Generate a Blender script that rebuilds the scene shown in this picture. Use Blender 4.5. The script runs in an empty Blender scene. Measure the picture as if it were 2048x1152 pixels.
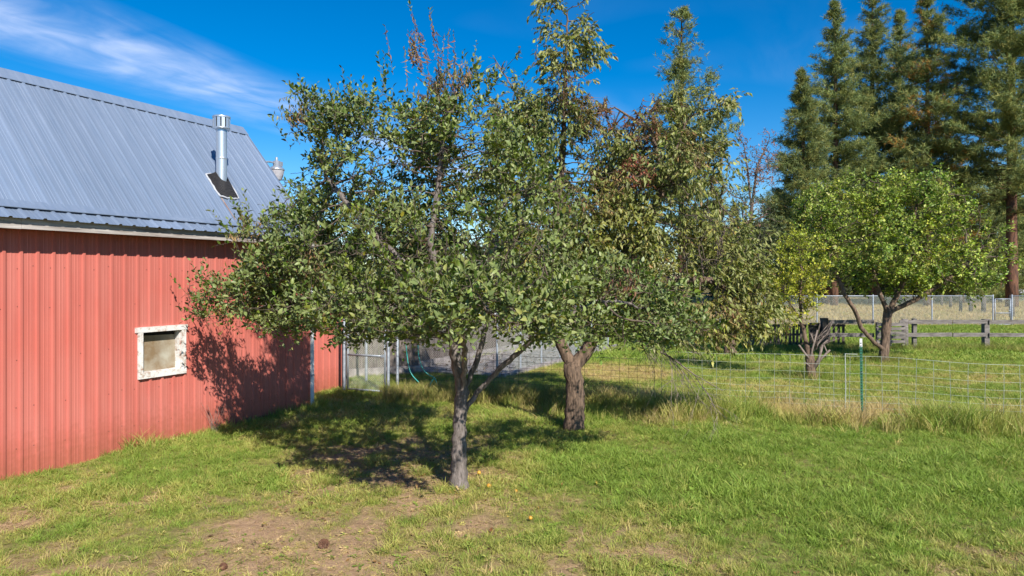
import bpy, math, random
import numpy as np
from mathutils import Matrix, Vector

rng = np.random.default_rng(7)
random.seed(7)
R = math.radians
SC = bpy.context.scene
COL = SC.collection

# ------------------------------------------------------------------ camera
CAM_H, F, HOR = 2.9, 1400.0, 555.0          # metres, focal length and horizon row in photo pixels (2048 wide)
cam = bpy.data.cameras.new('camera')
cam.sensor_width = 36.0
cam.lens = 36.0 * F / 2048.0
cam.shift_y = -(576.0 - HOR) / 2048.0
cam.clip_start, cam.clip_end = 0.1, 4000
camo = bpy.data.objects.new('camera', cam)
COL.objects.link(camo)
camo.location = (0, 0, CAM_H)
camo.rotation_euler = (R(90), 0, 0)
SC.camera = camo

# ------------------------------------------------------------------ light
SUN_EL, SUN_AZ = 38.0, 25.0                  # sun stands behind the camera, to its right
world = bpy.data.worlds.new('World')
SC.world = world
world.use_nodes = True
wn, wl = world.node_tree.nodes, world.node_tree.links
wn.clear()
sky = wn.new('ShaderNodeTexSky')
sky.sky_type = 'NISHITA'
sky.sun_disc = False
sky.sun_elevation = R(SUN_EL)
sky.sun_rotation = R(180 - SUN_AZ)
sky.altitude = 900
sky.air_density, sky.dust_density, sky.ozone_density = 1.0, 0.15, 3.0
hs = wn.new('ShaderNodeHueSaturation')
hs.inputs['Hue'].default_value = 0.503
hs.inputs['Saturation'].default_value = 1.5
hs.inputs['Value'].default_value = 1.0
wl.new(sky.outputs[0], hs.inputs['Color'])
# thin cirrus, one material for the whole sky dome
tc = wn.new('ShaderNodeTexCoord')
sepd = wn.new('ShaderNodeSeparateXYZ'); wl.new(tc.outputs['Generated'], sepd.inputs[0])
def wmath(op, a, b=None):
    n = wn.new('ShaderNodeMath'); n.operation = op
    for i, v in enumerate((a, b)):
        if v is None: continue
        if isinstance(v, (int, float)): n.inputs[i].default_value = v
        else: wl.new(v, n.inputs[i])
    return n.outputs[0]
zc = wmath('MAXIMUM', sepd.outputs[2], 0.03)
px_ = wmath('DIVIDE', sepd.outputs[0], zc)
py_ = wmath('DIVIDE', sepd.outputs[1], zc)
comb = wn.new('ShaderNodeCombineXYZ'); wl.new(px_, comb.inputs[0]); wl.new(py_, comb.inputs[1])
al_ = wmath('ADD', wmath('MULTIPLY', px_, 0.36), wmath('MULTIPLY', py_, 0.934))
ac_ = wmath('ADD', wmath('MULTIPLY', px_, 0.934), wmath('MULTIPLY', py_, -0.36))
comb2 = wn.new('ShaderNodeCombineXYZ'); wl.new(al_, comb2.inputs[0]); wl.new(ac_, comb2.inputs[1])
mp = wn.new('ShaderNodeMapping')
mp.inputs['Location'].default_value = (0.35, 0.2, 0)
mp.inputs['Rotation'].default_value = (0, 0, R(12))
mp.inputs['Scale'].default_value = (0.75, 2.6, 1)
wl.new(comb2.outputs[0], mp.inputs[0])
n1 = wn.new('ShaderNodeTexNoise'); n1.inputs['Scale'].default_value = 1.0; n1.inputs['Detail'].default_value = 9
n1.inputs['Roughness'].default_value = 0.55; n1.inputs['Distortion'].default_value = 0.5
wl.new(mp.outputs[0], n1.inputs['Vector'])
n2 = wn.new('ShaderNodeTexNoise'); n2.inputs['Scale'].default_value = 0.33; n2.inputs['Detail'].default_value = 3
wl.new(comb.outputs[0], n2.inputs['Vector'])
# the streak: a long band of ice cloud in the layer's own plane coordinates
bd = wmath('ABSOLUTE', wmath('ADD', ac_, 2.78))
CB = dict(w=0.55)
bandf = wn.new('ShaderNodeMapRange'); bandf.inputs[1].default_value = CB['w']; bandf.inputs[2].default_value = 0.0
wl.new(bd, bandf.inputs[0])
rm = wn.new('ShaderNodeMapRange'); rm.inputs[1].default_value = 0.34; rm.inputs[2].default_value = 0.82
wl.new(n1.outputs[0], rm.inputs[0])
n3 = wn.new('ShaderNodeTexNoise'); n3.inputs['Scale'].default_value = 2.6; n3.inputs['Detail'].default_value = 6; n3.inputs['Distortion'].default_value = 0.8
wl.new(comb2.outputs[0], n3.inputs['Vector'])
rm3 = wn.new('ShaderNodeMapRange'); rm3.inputs[1].default_value = 0.34; rm3.inputs[2].default_value = 0.62; rm3.inputs[3].default_value = 0.3
wl.new(n3.outputs[0], rm3.inputs[0])
cl_a = wmath('MULTIPLY', wmath('MULTIPLY', rm.outputs[0], bandf.outputs[0]), rm3.outputs[0])
rm2 = wn.new('ShaderNodeMapRange'); rm2.inputs[1].default_value = 0.52; rm2.inputs[2].default_value = 0.8
wl.new(n2.outputs[0], rm2.inputs[0])
cl_b = wmath('MULTIPLY', wmath('MULTIPLY', rm.outputs[0], rm2.outputs[0]), 0.35)
clf = wmath('MINIMUM', wmath('ADD', wmath('MULTIPLY', cl_a, 1.0), cl_b), 0.8)
mixc = wn.new('ShaderNodeMix'); mixc.data_type = 'RGBA'
wl.new(clf, mixc.inputs[0]); wl.new(hs.outputs[0], mixc.inputs[6]); mixc.inputs[7].default_value = (6.6, 7.2, 9.0, 1)
bg = wn.new('ShaderNodeBackground'); bg.inputs['Strength'].default_value = 0.088
wl.new(mixc.outputs[2], bg.inputs['Color'])
wo = wn.new('ShaderNodeOutputWorld'); wl.new(bg.outputs[0], wo.inputs['Surface'])

sun = bpy.data.lights.new('sun', 'SUN')
sun.energy, sun.angle, sun.color = 5.0, R(0.5), (1.0, 0.93, 0.82)
suno = bpy.data.objects.new('sun', sun); COL.objects.link(suno)
LD = Vector((-math.sin(R(SUN_AZ)) * math.cos(R(SUN_EL)), math.cos(R(SUN_AZ)) * math.cos(R(SUN_EL)), -math.sin(R(SUN_EL))))
suno.rotation_euler = LD.to_track_quat('-Z', 'Y').to_euler()
suno.location = (0, 0, 30)

SC.view_settings.view_transform = 'Standard'
SC.view_settings.look = 'None'
SC.view_settings.exposure = 0.70
SC.view_settings.gamma = 1.0
SC.view_settings.use_curve_mapping = False
SC.cycles.max_bounces = 7
SC.cycles.transparent_max_bounces = 8

# ------------------------------------------------------------------ helpers
def at(x, y, Y):                              # the point at distance Y seen at a photo pixel
    return np.array([(x - 1024.0) / F * Y, Y, CAM_H - (y - HOR) / F * Y])
def ground(x, y):
    Y = F * CAM_H / (y - HOR)
    return np.array([(x - 1024.0) / F * Y, Y, 0.0])

def tag(o, label=None, cat=None, group=None, kind=None):
    if label: o['label'] = label
    if cat: o['category'] = cat
    if group: o['group'] = group
    if kind: o['kind'] = kind
    return o
def empty(name, loc=(0, 0, 0), rz=0.0):
    o = bpy.data.objects.new(name, None); COL.objects.link(o)
    o.location = loc; o.rotation_euler = (0, 0, rz); o.empty_display_size = 0.3
    return o
def link(name, me, parent=None, loc=None, rot=None):
    o = bpy.data.objects.new(name, me); COL.objects.link(o)
    if parent is not None: o.parent = parent
    if loc is not None: o.location = loc
    if rot is not None: o.rotation_euler = rot
    return o
def mesh_np(name, verts, faces, mat=None, smooth=False, col=None):
    """faces: list of (k, n) int arrays, one per polygon size n"""
    me = bpy.data.meshes.new(name)
    verts = np.asarray(verts, dtype=np.float32)
    me.vertices.add(len(verts)); me.vertices.foreach_set('co', verts.ravel())
    loops = np.concatenate([np.asarray(f, np.int32).ravel() for f in faces])
    sizes = np.concatenate([np.full(len(f), np.asarray(f).shape[1], np.int32) for f in faces])
    me.loops.add(len(loops)); me.loops.foreach_set('vertex_index', loops)
    me.polygons.add(len(sizes))
    starts = np.concatenate([[0], np.cumsum(sizes)[:-1]]).astype(np.int32)
    me.polygons.foreach_set('loop_start', starts)
    me.polygons.foreach_set('loop_total', sizes)
    me.polygons.foreach_set('use_smooth', np.full(len(sizes), smooth))
    if col is not None:
        a = me.color_attributes.new('col', 'FLOAT_COLOR', 'POINT')
        c = np.ones((len(verts), 4), np.float32); c[:, :3] = col
        a.data.foreach_set('color', c.ravel())
    me.update(calc_edges=True)
    if mat: me.materials.append(mat)
    return me

class MB:
    """collects boxes, tubes, lathes; builds one mesh"""
    def __init__(s): s.v = []; s.f = []
    def add(s, vs, fs):
        b = len(s.v); s.v.extend([tuple(map(float, p)) for p in vs]); s.f.extend([tuple(b + i for i in f) for f in fs]); return s
    def box(s, lo, hi, ch=0.0):
        (x0, y0, z0), (x1, y1, z1) = lo, hi
        return s.add([(x0,y0,z0),(x1,y0,z0),(x1,y1,z0),(x0,y1,z0),(x0,y0,z1),(x1,y0,z1),(x1,y1,z1),(x0,y1,z1)],
                     [(0,3,2,1),(4,5,6,7),(0,1,5,4),(1,2,6,5),(2,3,7,6),(3,0,4,7)])
    def bar(s, p, q, w, h, up=(0, 0, 1), jit=0.0):
        p, q = Vector(p), Vector(q); d = (q - p).normalized(); u = Vector(up)
        if abs(d.dot(u)) > 0.95: u = Vector((0, 1, 0))
        a = d.cross(u).normalized() * w / 2; b = a.cross(d).normalized() * h / 2
        j = lambda: Vector((random.uniform(-jit, jit), random.uniform(-jit, jit), random.uniform(-jit, jit)))
        vs = [p-a-b+j(), p+a-b+j(), p+a+b+j(), p-a+b+j(), q-a-b+j(), q+a-b+j(), q+a+b+j(), q-a+b+j()]
        return s.add(vs, [(0,1,2,3),(7,6,5,4),(0,4,5,1),(1,5,6,2),(2,6,7,3),(3,7,4,0)])
    def tube(s, pts, rad, n=8, cap=True):
        pts = [Vector(p) for p in pts]
        rad = rad if hasattr(rad, '__len__') else [rad] * len(pts)
        base = len(s.v); u = None
        for i, p in enumerate(pts):
            d = (pts[min(i + 1, len(pts) - 1)] - pts[max(i - 1, 0)]).normalized()
            if u is None:
                u = d.orthogonal().normalized()
            u = (u - d * u.dot(d)).normalized(); w = d.cross(u)
            for k in range(n):
                t = 2 * math.pi * k / n
                s.v.append(tuple(p + (u * math.cos(t) + w * math.sin(t)) * rad[i]))
        for i in range(len(pts) - 1):
            for k in range(n):
                a, b = base + i * n + k, base + i * n + (k + 1) % n
                s.f.append((a, b, b + n, a + n))
        if cap:
            s.f.append(tuple(base + k for k in range(n))[::-1]); s.f.append(tuple(base + (len(pts) - 1) * n + k for k in range(n)))
        return s
    def lathe(s, prof, n=20, c=(0, 0, 0), cap=True):
        base = len(s.v)
        for r, z in prof:
            for k in range(n):
                t = 2 * math.pi * k / n
                s.v.append((c[0] + r * math.cos(t), c[1] + r * math.sin(t), c[2] + z))
        for i in range(len(prof) - 1):
            for k in range(n):
                a, b = base + i * n + k, base + i * n + (k + 1) % n
                s.f.append((a, b, b + n, a + n))
        if cap:
            for i_, rev in ((0, True), (len(prof) - 1, False)):
                b2 = len(s.v); s.v.extend([s.v[base + i_ * n + k] for k in range(n)]); f_ = tuple(range(b2, b2 + n)); s.f.append(f_[::-1] if rev else f_)
        return s
    def mesh(s, name, mat, smooth=False):
        me = bpy.data.meshes.new(name); me.from_pydata(s.v, [], s.f); me.update()
        if smooth: me.polygons.foreach_set('use_smooth', [len(p.vertices) == 4 for p in me.polygons])
        if mat: me.materials.append(mat)
        return me
    def build(s, name, mat, parent=None, smooth=False, loc=None, rot=None):
        return link(name, s.mesh(name, mat, smooth), parent, loc, rot)

# 2-D / 3-D value noise
def _h(ix, iy, iz, seed):
    n = (ix * 374761393 + iy * 668265263 + iz * 2147483647 // 7 * 31 + seed * 974634777).astype(np.int64)
    n = (n ^ (n >> 13)) * 1274126177
    n = (n ^ (n >> 16)) & 0xFFFFFF
    return n / float(0xFFFFFF)
def noise3(p, scale=1.0, seed=0):
    p = np.atleast_2d(p) * scale
    i = np.floor(p).astype(np.int64); f = p - i; f = f * f * (3 - 2 * f)
    r = 0
    for dx in (0, 1):
        for dy in (0, 1):
            for dz in (0, 1):
                w = (f[:, 0] if dx else 1 - f[:, 0]) * (f[:, 1] if dy else 1 - f[:, 1]) * (f[:, 2] if dz else 1 - f[:, 2])
                r = r + w * _h(i[:, 0] + dx, i[:, 1] + dy, i[:, 2] + dz, seed)
    return r
def noise2(x, y, scale=1.0, seed=0, oct=1):
    p = np.stack([x, y, np.zeros_like(x)], 1); r = 0; a = 1; t = 0
    for o in range(oct):
        r = r + a * noise3(p, scale * 2 ** o, seed + o); t += a; a *= 0.5
    return r / t

# ------------------------------------------------------------------ materials
def nodes(name):
    m = bpy.data.materials.new(name); m.use_nodes = True
    nt = m.node_tree; b = nt.nodes['Principled BSDF']
    return m, nt.nodes, nt.links, b
def ramp(n, pts):
    r = n.new('ShaderNodeValToRGB')
    while len(r.color_ramp.elements) < len(pts): r.color_ramp.elements.new(0.5)
    for e, (p, c) in zip(r.color_ramp.elements, pts):
        e.position = p; e.color = (*c, 1) if len(c) == 3 else c
    return r
def simple(name, c1, c2, scale=6, rough=0.7, metal=0.0, bump=0.0, stretch=(1, 1, 1), detail=5, spec=None, pos=(0.35, 0.68), bscale=None):
    m, n, l, b = nodes(name)
    t = n.new('ShaderNodeTexCoord'); mp = n.new('ShaderNodeMapping'); mp.inputs['Scale'].default_value = stretch
    l.new(t.outputs['Object'], mp.inputs[0])
    ns = n.new('ShaderNodeTexNoise'); ns.inputs['Scale'].default_value = scale; ns.inputs['Detail'].default_value = detail
    ns.inputs['Roughness'].default_value = 0.62
    l.new(mp.outputs[0], ns.inputs['Vector'])
    r = ramp(n, [(pos[0], c1), (pos[1], c2)]); l.new(ns.outputs[0], r.inputs[0]); l.new(r.outputs[0], b.inputs['Base Color'])
    b.inputs['Roughness'].default_value = rough; b.inputs['Metallic'].default_value = metal
    if spec is not None: b.inputs['Specular IOR Level'].default_value = spec
    if bump:
        bp = n.new('ShaderNodeBump'); bp.inputs['Strength'].default_value = 1.0; bp.inputs['Distance'].default_value = bump
        if bscale:
            nb = n.new('ShaderNodeTexNoise'); nb.inputs['Scale'].default_value = bscale; nb.inputs['Detail'].default_value = 6
            l.new(mp.outputs[0], nb.inputs['Vector']); l.new(nb.outputs[0], bp.inputs['Height'])
        else: l.new(ns.outputs[0], bp.inputs['Height'])
        l.new(bp.outputs[0], b.inputs['Normal'])
    return m
def leaf_mat(name, trans=0.35, under=None, rough=0.5, inst=False, spec=0.35):
    """leaf colour comes from the colour each leaf was given; two-sided, lets light through"""
    m, n, l, b = nodes(name)
    a = n.new('ShaderNodeAttribute'); a.attribute_name = 'col'
    a.attribute_type = 'INSTANCER' if inst else 'GEOMETRY'
    src = a.outputs['Color']
    if under:
        g = n.new('ShaderNodeNewGeometry'); mx = n.new('ShaderNodeMix'); mx.data_type = 'RGBA'
        sc_ = n.new('ShaderNodeMath'); sc_.operation = 'MULTIPLY'; sc_.inputs[1].default_value = 0.6
        l.new(g.outputs['Backfacing'], sc_.inputs[0]); l.new(sc_.outputs[0], mx.inputs[0])
        l.new(src, mx.inputs[6]); mx.inputs[7].default_value = (*under, 1); src = mx.outputs[2]
    l.new(src, b.inputs['Base Color']); b.inputs['Roughness'].default_value = rough
    b.inputs['Specular IOR Level'].default_value = spec
    tr = n.new('ShaderNodeBsdfTranslucent')
    hv = n.new('ShaderNodeHueSaturation'); hv.inputs['Saturation'].default_value = 1.15; hv.inputs['Value'].default_value = 1.2
    l.new(src, hv.inputs['Color']); l.new(hv.outputs[0], tr.inputs['Color'])
    ms = n.new('ShaderNodeMixShader'); ms.inputs[0].default_value = trans
    l.new(b.outputs[0], ms.inputs[1]); l.new(tr.outputs[0], ms.inputs[2])
    l.new(ms.outputs[0], n['Material Output'].inputs['Surface'])
    return m

def sheet_shade(n, l, src, b, lo, hi):        # no two sheets have weathered quite alike
    oi = n.new('ShaderNodeObjectInfo'); mr = n.new('ShaderNodeMapRange'); mr.inputs[3].default_value = lo; mr.inputs[4].default_value = hi
    l.new(oi.outputs['Random'], mr.inputs[0]); hv = n.new('ShaderNodeHueSaturation'); l.new(mr.outputs[0], hv.inputs['Value'])
    l.new(src, hv.inputs['Color']); l.new(hv.outputs[0], b.inputs['Base Color'])
def barn_red():
    m, n, l, b = nodes('red_painted_steel')
    t = n.new('ShaderNodeTexCoord')
    mp = n.new('ShaderNodeMapping'); mp.inputs['Scale'].default_value = (1.0, 1.0, 0.12); l.new(t.outputs['Object'], mp.inputs[0])
    a = n.new('ShaderNodeTexNoise'); a.inputs['Scale'].default_value = 5; a.inputs['Detail'].default_value = 7; l.new(mp.outputs[0], a.inputs['Vector'])
    r = ramp(n, [(0.3, (0.41, 0.105, 0.082)), (0.72, (0.465, 0.138, 0.110))]); l.new(a.outputs[0], r.inputs[0])
    # chalky fading in large soft areas
    c = n.new('ShaderNodeTexNoise'); c.inputs['Scale'].default_value = 0.8; c.inputs['Detail'].default_value = 4; l.new(t.outputs['Object'], c.inputs['Vector'])
    cr = n.new('ShaderNodeMapRange'); cr.inputs[1].default_value = 0.42; cr.inputs[2].default_value = 0.75; cr.inputs[4].default_value = 0.35; l.new(c.outputs[0], cr.inputs[0])
    mx = n.new('ShaderNodeMix'); mx.data_type = 'RGBA'; l.new(cr.outputs[0], mx.inputs[0]); l.new(r.outputs[0], mx.inputs[6]); mx.inputs[7].default_value = (0.47, 0.19, 0.165, 1)
    # soil splashed up from the ground
    sp = n.new('ShaderNodeSeparateXYZ'); l.new(t.outputs['Object'], sp.inputs[0])
    d = n.new('ShaderNodeTexNoise'); d.inputs['Scale'].default_value = 14; d.inputs['Detail'].default_value = 5; l.new(t.outputs['Object'], d.inputs['Vector'])
    ad = n.new('ShaderNodeMath'); ad.operation = 'MULTIPLY_ADD'; l.new(d.outputs[0], ad.inputs[0]); ad.inputs[1].default_value = -0.9; l.new(sp.outputs[2], ad.inputs[2])
    dr = n.new('ShaderNodeMapRange'); dr.inputs[1].default_value = 0.22; dr.inputs[2].default_value = -0.35; dr.inputs[4].default_value = 0.75; l.new(ad.outputs[0], dr.inputs[0])
    m2 = n.new('ShaderNodeMix'); m2.data_type = 'RGBA'; l.new(dr.outputs[0], m2.inputs[0]); l.new(mx.outputs[2], m2.inputs[6]); m2.inputs[7].default_value = (0.30, 0.09, 0.055, 1)
    sheet_shade(n, l, m2.outputs[2], b, 0.94, 1.06)
    b.inputs['Roughness'].default_value = 0.55; b.inputs['Specular IOR Level'].default_value = 0.35
    bp = n.new('ShaderNodeBump'); bp.inputs['Distance'].default_value = 0.004; bp.inputs['Strength'].default_value = 0.6
    l.new(c.outputs[0], bp.inputs['Height']); l.new(bp.outputs[0], b.inputs['Normal'])
    return m
def roof_steel():
    m, n, l, b = nodes('weathered_galvanised_roof')
    t = n.new('ShaderNodeTexCoord')
    mp = n.new('ShaderNodeMapping'); mp.inputs['Scale'].default_value = (3.0, 0.25, 0.25); l.new(t.outputs['Object'], mp.inputs[0])
    a = n.new('ShaderNodeTexNoise'); a.inputs['Scale'].default_value = 4; a.inputs['Detail'].default_value = 8; l.new(mp.outputs[0], a.inputs['Vector'])
    r = ramp(n, [(0.3, (0.155, 0.21, 0.305)), (0.7, (0.20, 0.255, 0.355))]); l.new(a.outputs[0], r.inputs[0])
    k = n.new('ShaderNodeTexNoise'); k.inputs['Scale'].default_value = 1.7; k.inputs['Detail'].default_value = 9; k.inputs['Roughness'].default_value = 0.7; l.new(t.outputs['Object'], k.inputs['Vector'])
    kr = n.new('ShaderNodeMapRange'); kr.inputs[1].default_value = 0.55; kr.inputs[2].default_value = 0.8; kr.inputs[4].default_value = 0.5; l.new(k.outputs[0], kr.inputs[0])
    mx = n.new('ShaderNodeMix'); mx.data_type = 'RGBA'; l.new(kr.outputs[0], mx.inputs[0]); l.new(r.outputs[0], mx.inputs[6]); mx.inputs[7].default_value = (0.29, 0.34, 0.43, 1)
    sheet_shade(n, l, mx.outputs[2], b, 0.90, 1.10)
    b.inputs['Metallic'].default_value = 0.25; b.inputs['Roughness'].default_value = 0.48
    return m
def peeling_white():
    m, n, l, b = nodes('peeling_white_paint')
    t = n.new('ShaderNodeTexCoord')
    a = n.new('ShaderNodeTexNoise'); a.inputs['Scale'].default_value = 9; a.inputs['Detail'].default_value = 8; a.inputs['Roughness'].default_value = 0.7; l.new(t.outputs['Object'], a.inputs['Vector'])
    r = ramp(n, [(0.33, (0.27, 0.11, 0.07)), (0.41, (0.42, 0.36, 0.31)), (0.50, (0.60, 0.59, 0.58)), (0.8, (0.74, 0.74, 0.74))]); l.new(a.outputs[0], r.inputs[0])
    l.new(r.outputs[0], b.inputs['Base Color']); b.inputs['Roughness'].default_value = 0.75
    bp = n.new('ShaderNodeBump'); bp.inputs['Distance'].default_value = 0.004; l.new(a.outputs[0], bp.inputs['Height']); l.new(bp.outputs[0], b.inputs['Normal'])
    return m

M = {}
M['red'] = barn_red()
M['roof'] = roof_steel()
M['white'] = peeling_white()
M['fascia'] = simple('weathered_fascia_wood', (0.20, 0.17, 0.155), (0.47, 0.44, 0.42), 5, 0.85, bump=0.004, stretch=(0.35, 2, 5))
M['trimwhite'] = simple('white_sheet_trim', (0.60, 0.63, 0.67), (0.74, 0.76, 0.78), 6, 0.4)
M['galv'] = simple('bright_galvanised_pipe', (0.50, 0.55, 0.60), (0.66, 0.70, 0.74), 9, 0.34, metal=0.75, stretch=(1, 1, 0.1))
M['galvpost'] = simple('galvanised_fence_pipe', (0.21, 0.24, 0.29), (0.36, 0.40, 0.45), 12, 0.5, metal=0.35)
M['wire'] = simple('galvanised_wire', (0.27, 0.31, 0.27), (0.42, 0.46, 0.41), 8, 0.6, metal=0.1)
M['oldwire'] = simple('rusty_old_wire', (0.045, 0.035, 0.03), (0.10, 0.08, 0.065), 8, 0.8)
M['rubber'] = simple('black_rubber_boot', (0.012, 0.012, 0.015), (0.03, 0.028, 0.03), 15, 0.7)
M['sealant'] = simple('grey_sealant_bead', (0.30, 0.32, 0.36), (0.48, 0.50, 0.54), 18, 0.7, bump=0.004)
M['rust'] = simple('rust_streak', (0.22, 0.10, 0.05), (0.32, 0.26, 0.24), 8, 0.8, stretch=(4, 1, 1))
M['lens'] = simple('ribbed_lamp_lens', (0.36, 0.36, 0.40), (0.46, 0.46, 0.50), 8, 0.3)
M['pane'] = simple('dusty_window_board', (0.20, 0.14, 0.08), (0.37, 0.35, 0.29), 2.8, 0.55, detail=7)
M['dark'] = simple('dark_void', (0.010, 0.009, 0.009), (0.02, 0.018, 0.018), 3, 0.9)
M['screw'] = simple('rusty_screw_heads', (0.10, 0.03, 0.02), (0.18, 0.05, 0.03), 9, 0.7)
M['bark_apple'] = simple('grey_apple_bark', (0.070, 0.058, 0.050), (0.235, 0.20, 0.185), 16, 0.9, bump=0.022, stretch=(1.6, 1.6, 0.45), detail=9)
M['bark_pear'] = simple('brown_fissured_bark', (0.05, 0.034, 0.025), (0.22, 0.15, 0.105), 13, 0.95, bump=0.035, stretch=(1.8, 1.8, 0.4), detail=9)
M['bark_twig'] = simple('twig_bark', (0.06, 0.045, 0.035), (0.15, 0.11, 0.085), 10, 0.9)
M['bark_dead'] = simple('dead_grey_twig', (0.13, 0.10, 0.085), (0.27, 0.22, 0.19), 10, 0.9)
M['bark_pine'] = simple('ponderosa_bark', (0.045, 0.024, 0.017), (0.19, 0.09, 0.052), 4.5, 0.95, bump=0.05, stretch=(1.3, 1.3, 0.35), detail=8)
M['greywood'] = simple('weathered_grey_board', (0.065, 0.052, 0.047), (0.19, 0.16, 0.145), 7, 0.9, bump=0.006, stretch=(3, 3, 0.5), detail=8)
M['railwood'] = simple('weathered_rail_wood', (0.085, 0.075, 0.07), (0.22, 0.20, 0.19), 5, 0.9, bump=0.006, stretch=(0.6, 3, 3), detail=8)
M['darkwood'] = simple('dark_pallet_wood', (0.035, 0.028, 0.024), (0.10, 0.08, 0.068), 5, 0.9, bump=0.005)
M['concrete'] = simple('pale_dirty_concrete', (0.14, 0.125, 0.125), (0.36, 0.33, 0.325), 4.0, 0.9, bump=0.006, detail=9)
M['green_post'] = simple('green_steel_post', (0.02, 0.115, 0.07), (0.04, 0.19, 0.115), 8, 0.5)
M['white_paint'] = simple('white_paint_tip', (0.68, 0.70, 0.72), (0.80, 0.80, 0.80), 10, 0.5)
M['hose'] = simple('teal_hose', (0.02, 0.24, 0.22), (0.035, 0.36, 0.33), 5, 0.35)
M['leaf_apple'] = leaf_mat('apple_leaves', 0.20, under=(0.205, 0.25, 0.10), rough=0.42, spec=.3)
M['leaf_pear'] = leaf_mat('pear_leaves', 0.22, under=(0.24, 0.25, 0.10), rough=0.45, spec=.3)
M['leaf_far'] = leaf_mat('far_tree_leaves', 0.25, rough=0.5)
M['needle'] = leaf_mat('pine_needles', 0.18, rough=0.6, spec=0.25)
M['grass'] = leaf_mat('grass_blades', 0.32, rough=0.55, inst=True, spec=0.25)
M['cone'] = simple('pine_cone_scales', (0.07, 0.03, 0.018), (0.17, 0.08, 0.045), 30, 0.8)
M['fruit'] = simple('fallen_yellow_apple', (0.50, 0.22, 0.02), (0.62, 0.36, 0.05), 14, 0.4)
M['housewall'] = simple('pale_siding', (0.26, 0.25, 0.26), (0.36, 0.35, 0.36), 4, 0.7)
M['houseroof'] = simple('pale_metal_roof', (0.42, 0.42, 0.50), (0.58, 0.57, 0.64), 2, 0.5)
M['orange'] = simple('orange_plastic', (0.70, 0.16, 0.02), (0.80, 0.22, 0.03), 6, 0.5)

# ------------------------------------------------------------------ the ground
BARN_C = np.array([-4.48, 15.60]); BU = np.array([-0.44, -0.898]); BN = np.array([0.898, -0.44])
def barn_uv(x, y):
    dx, dy = x - BARN_C[0], y - BARN_C[1]
    return dx * BU[0] + dy * BU[1], dx * BN[0] + dy * BN[1]
KA = np.array([-0.34, 20.0])                 # kennel slab corner; slab runs away and to the left
def on_slab(x, y):
    dx, dy = x - KA[0], y - KA[1]
    s = dx * 0.46 + dy * 0.888; w = -dx * 0.888 + dy * 0.46
    return (s > 0) & (s < 10) & (w > 0) & (w < 3.2)
def sm(a, b, x):
    t = np.clip((x - a) / (b - a), 0, 1); return t * t * (3 - 2 * t)
def ell(x, y, cx, cy, rx, ry): return np.sqrt(((x - cx) / rx) ** 2 + ((y - cy) / ry) ** 2)
def dryness(x, y):
    """0 lush .. 1 dry straw and bare soil: worn lawn before the apple tree, straw beyond the far fence"""
    n = noise2(x, y, 0.55, 11, 4); m = noise2(x, y, 2.3, 31, 3)
    h_ = noise2(x, y, 6.5, 71, 2)
    d = 0.36 + (n - 0.5) * 0.8 + (m - 0.5) * 1.05 + (h_ - .5) * .7
    d += 0.40 * (1 - sm(0.35, 1.35, ell(x, y, -2.2, 8.5, 4.2, 2.4)))
    d += 0.10 * (1 - sm(0.3, 1.2, ell(x, y, 5.2, 6.6, 2.4, 1.2)))
    d += 0.32 * (1 - sm(0.3, 1.3, ell(x, y, -2.4, 11.5, 2.6, 1.6)))
    d -= 0.42 * (1 - sm(0.5, 1.2, ell(x, y, 4.5, 11.0, 5.0, 3.2)))
    d -= 0.40 * (1 - sm(0.4, 1.2, ell(x, y, -4.6, 9.6, 1.6, 2.6)))
    d -= 0.22 * (1 - sm(0.4, 1.3, ell(x, y, 2.4, 8.6, 2.2, 2.0)))
    d += 1.1 * (1 - sm(0.5, 1.2, ell(x, y, 3.2, 21.0, 1.8, 1.9)))
    d += 0.35 * (1 - sm(0.4, 1.3, ell(x, y, 13.0, 19.5, 4.0, 1.2)))
    d -= 0.25 * sm(22, 25, y) * (1 - sm(38, 41, y))
    d = d - .13 * sm(-.5, 2.5, x) * (1 - sm(11, 13, y))
    d = np.where(y > 41.5, 1.0, d)
    return np.clip(d, 0, 1)
def ground_material():
    m, n, l, b = nodes('ground_soil_and_thatch')
    a = n.new('ShaderNodeAttribute'); a.attribute_name = 'col'
    t = n.new('ShaderNodeTexCoord')
    ns = n.new('ShaderNodeTexNoise'); ns.inputs['Scale'].default_value = 9; ns.inputs['Detail'].default_value = 10; ns.inputs['Roughness'].default_value = 0.75
    l.new(t.outputs['Object'], ns.inputs['Vector'])
    r = ramp(n, [(0.3, (0.55, 0.52, 0.5)), (0.7, (1.3, 1.27, 1.2))]); l.new(ns.outputs[0], r.inputs[0])
    mx = n.new('ShaderNodeMix'); mx.data_type = 'RGBA'; mx.blend_type = 'MULTIPLY'; mx.inputs[0].default_value = 1
    l.new(a.outputs['Color'], mx.inputs[6]); l.new(r.outputs[0], mx.inputs[7]); l.new(mx.outputs[2], b.inputs['Base Color'])
    b.inputs['Roughness'].default_value = 0.95; b.inputs['Specular IOR Level'].default_value = 0.1
    bp = n.new('ShaderNodeBump'); bp.inputs['Distance'].default_value = 0.03; l.new(ns.outputs[0], bp.inputs['Height']); l.new(bp.outputs[0], b.inputs['Normal'])
    return m
M['ground'] = ground_material()
def axis(lo, hi, fine_lo, fine_hi, step):
    fine = list(np.arange(fine_lo, fine_hi + 1e-6, step)); out = []; s = step; v = fine_lo
    while v > lo: s *= 1.35; v -= s; out.append(v)
    out = out[::-1] + fine; s = step; v = fine_hi
    while v < hi: s *= 1.35; v += s; out.append(v)
    return np.array(out)
gx = axis(-1500, 1500, -14, 26, 0.2); gy = axis(-400, 2500, -2, 46, 0.2)
GX, GY = np.meshgrid(gx, gy); gxf, gyf = GX.ravel(), GY.ravel()
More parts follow.
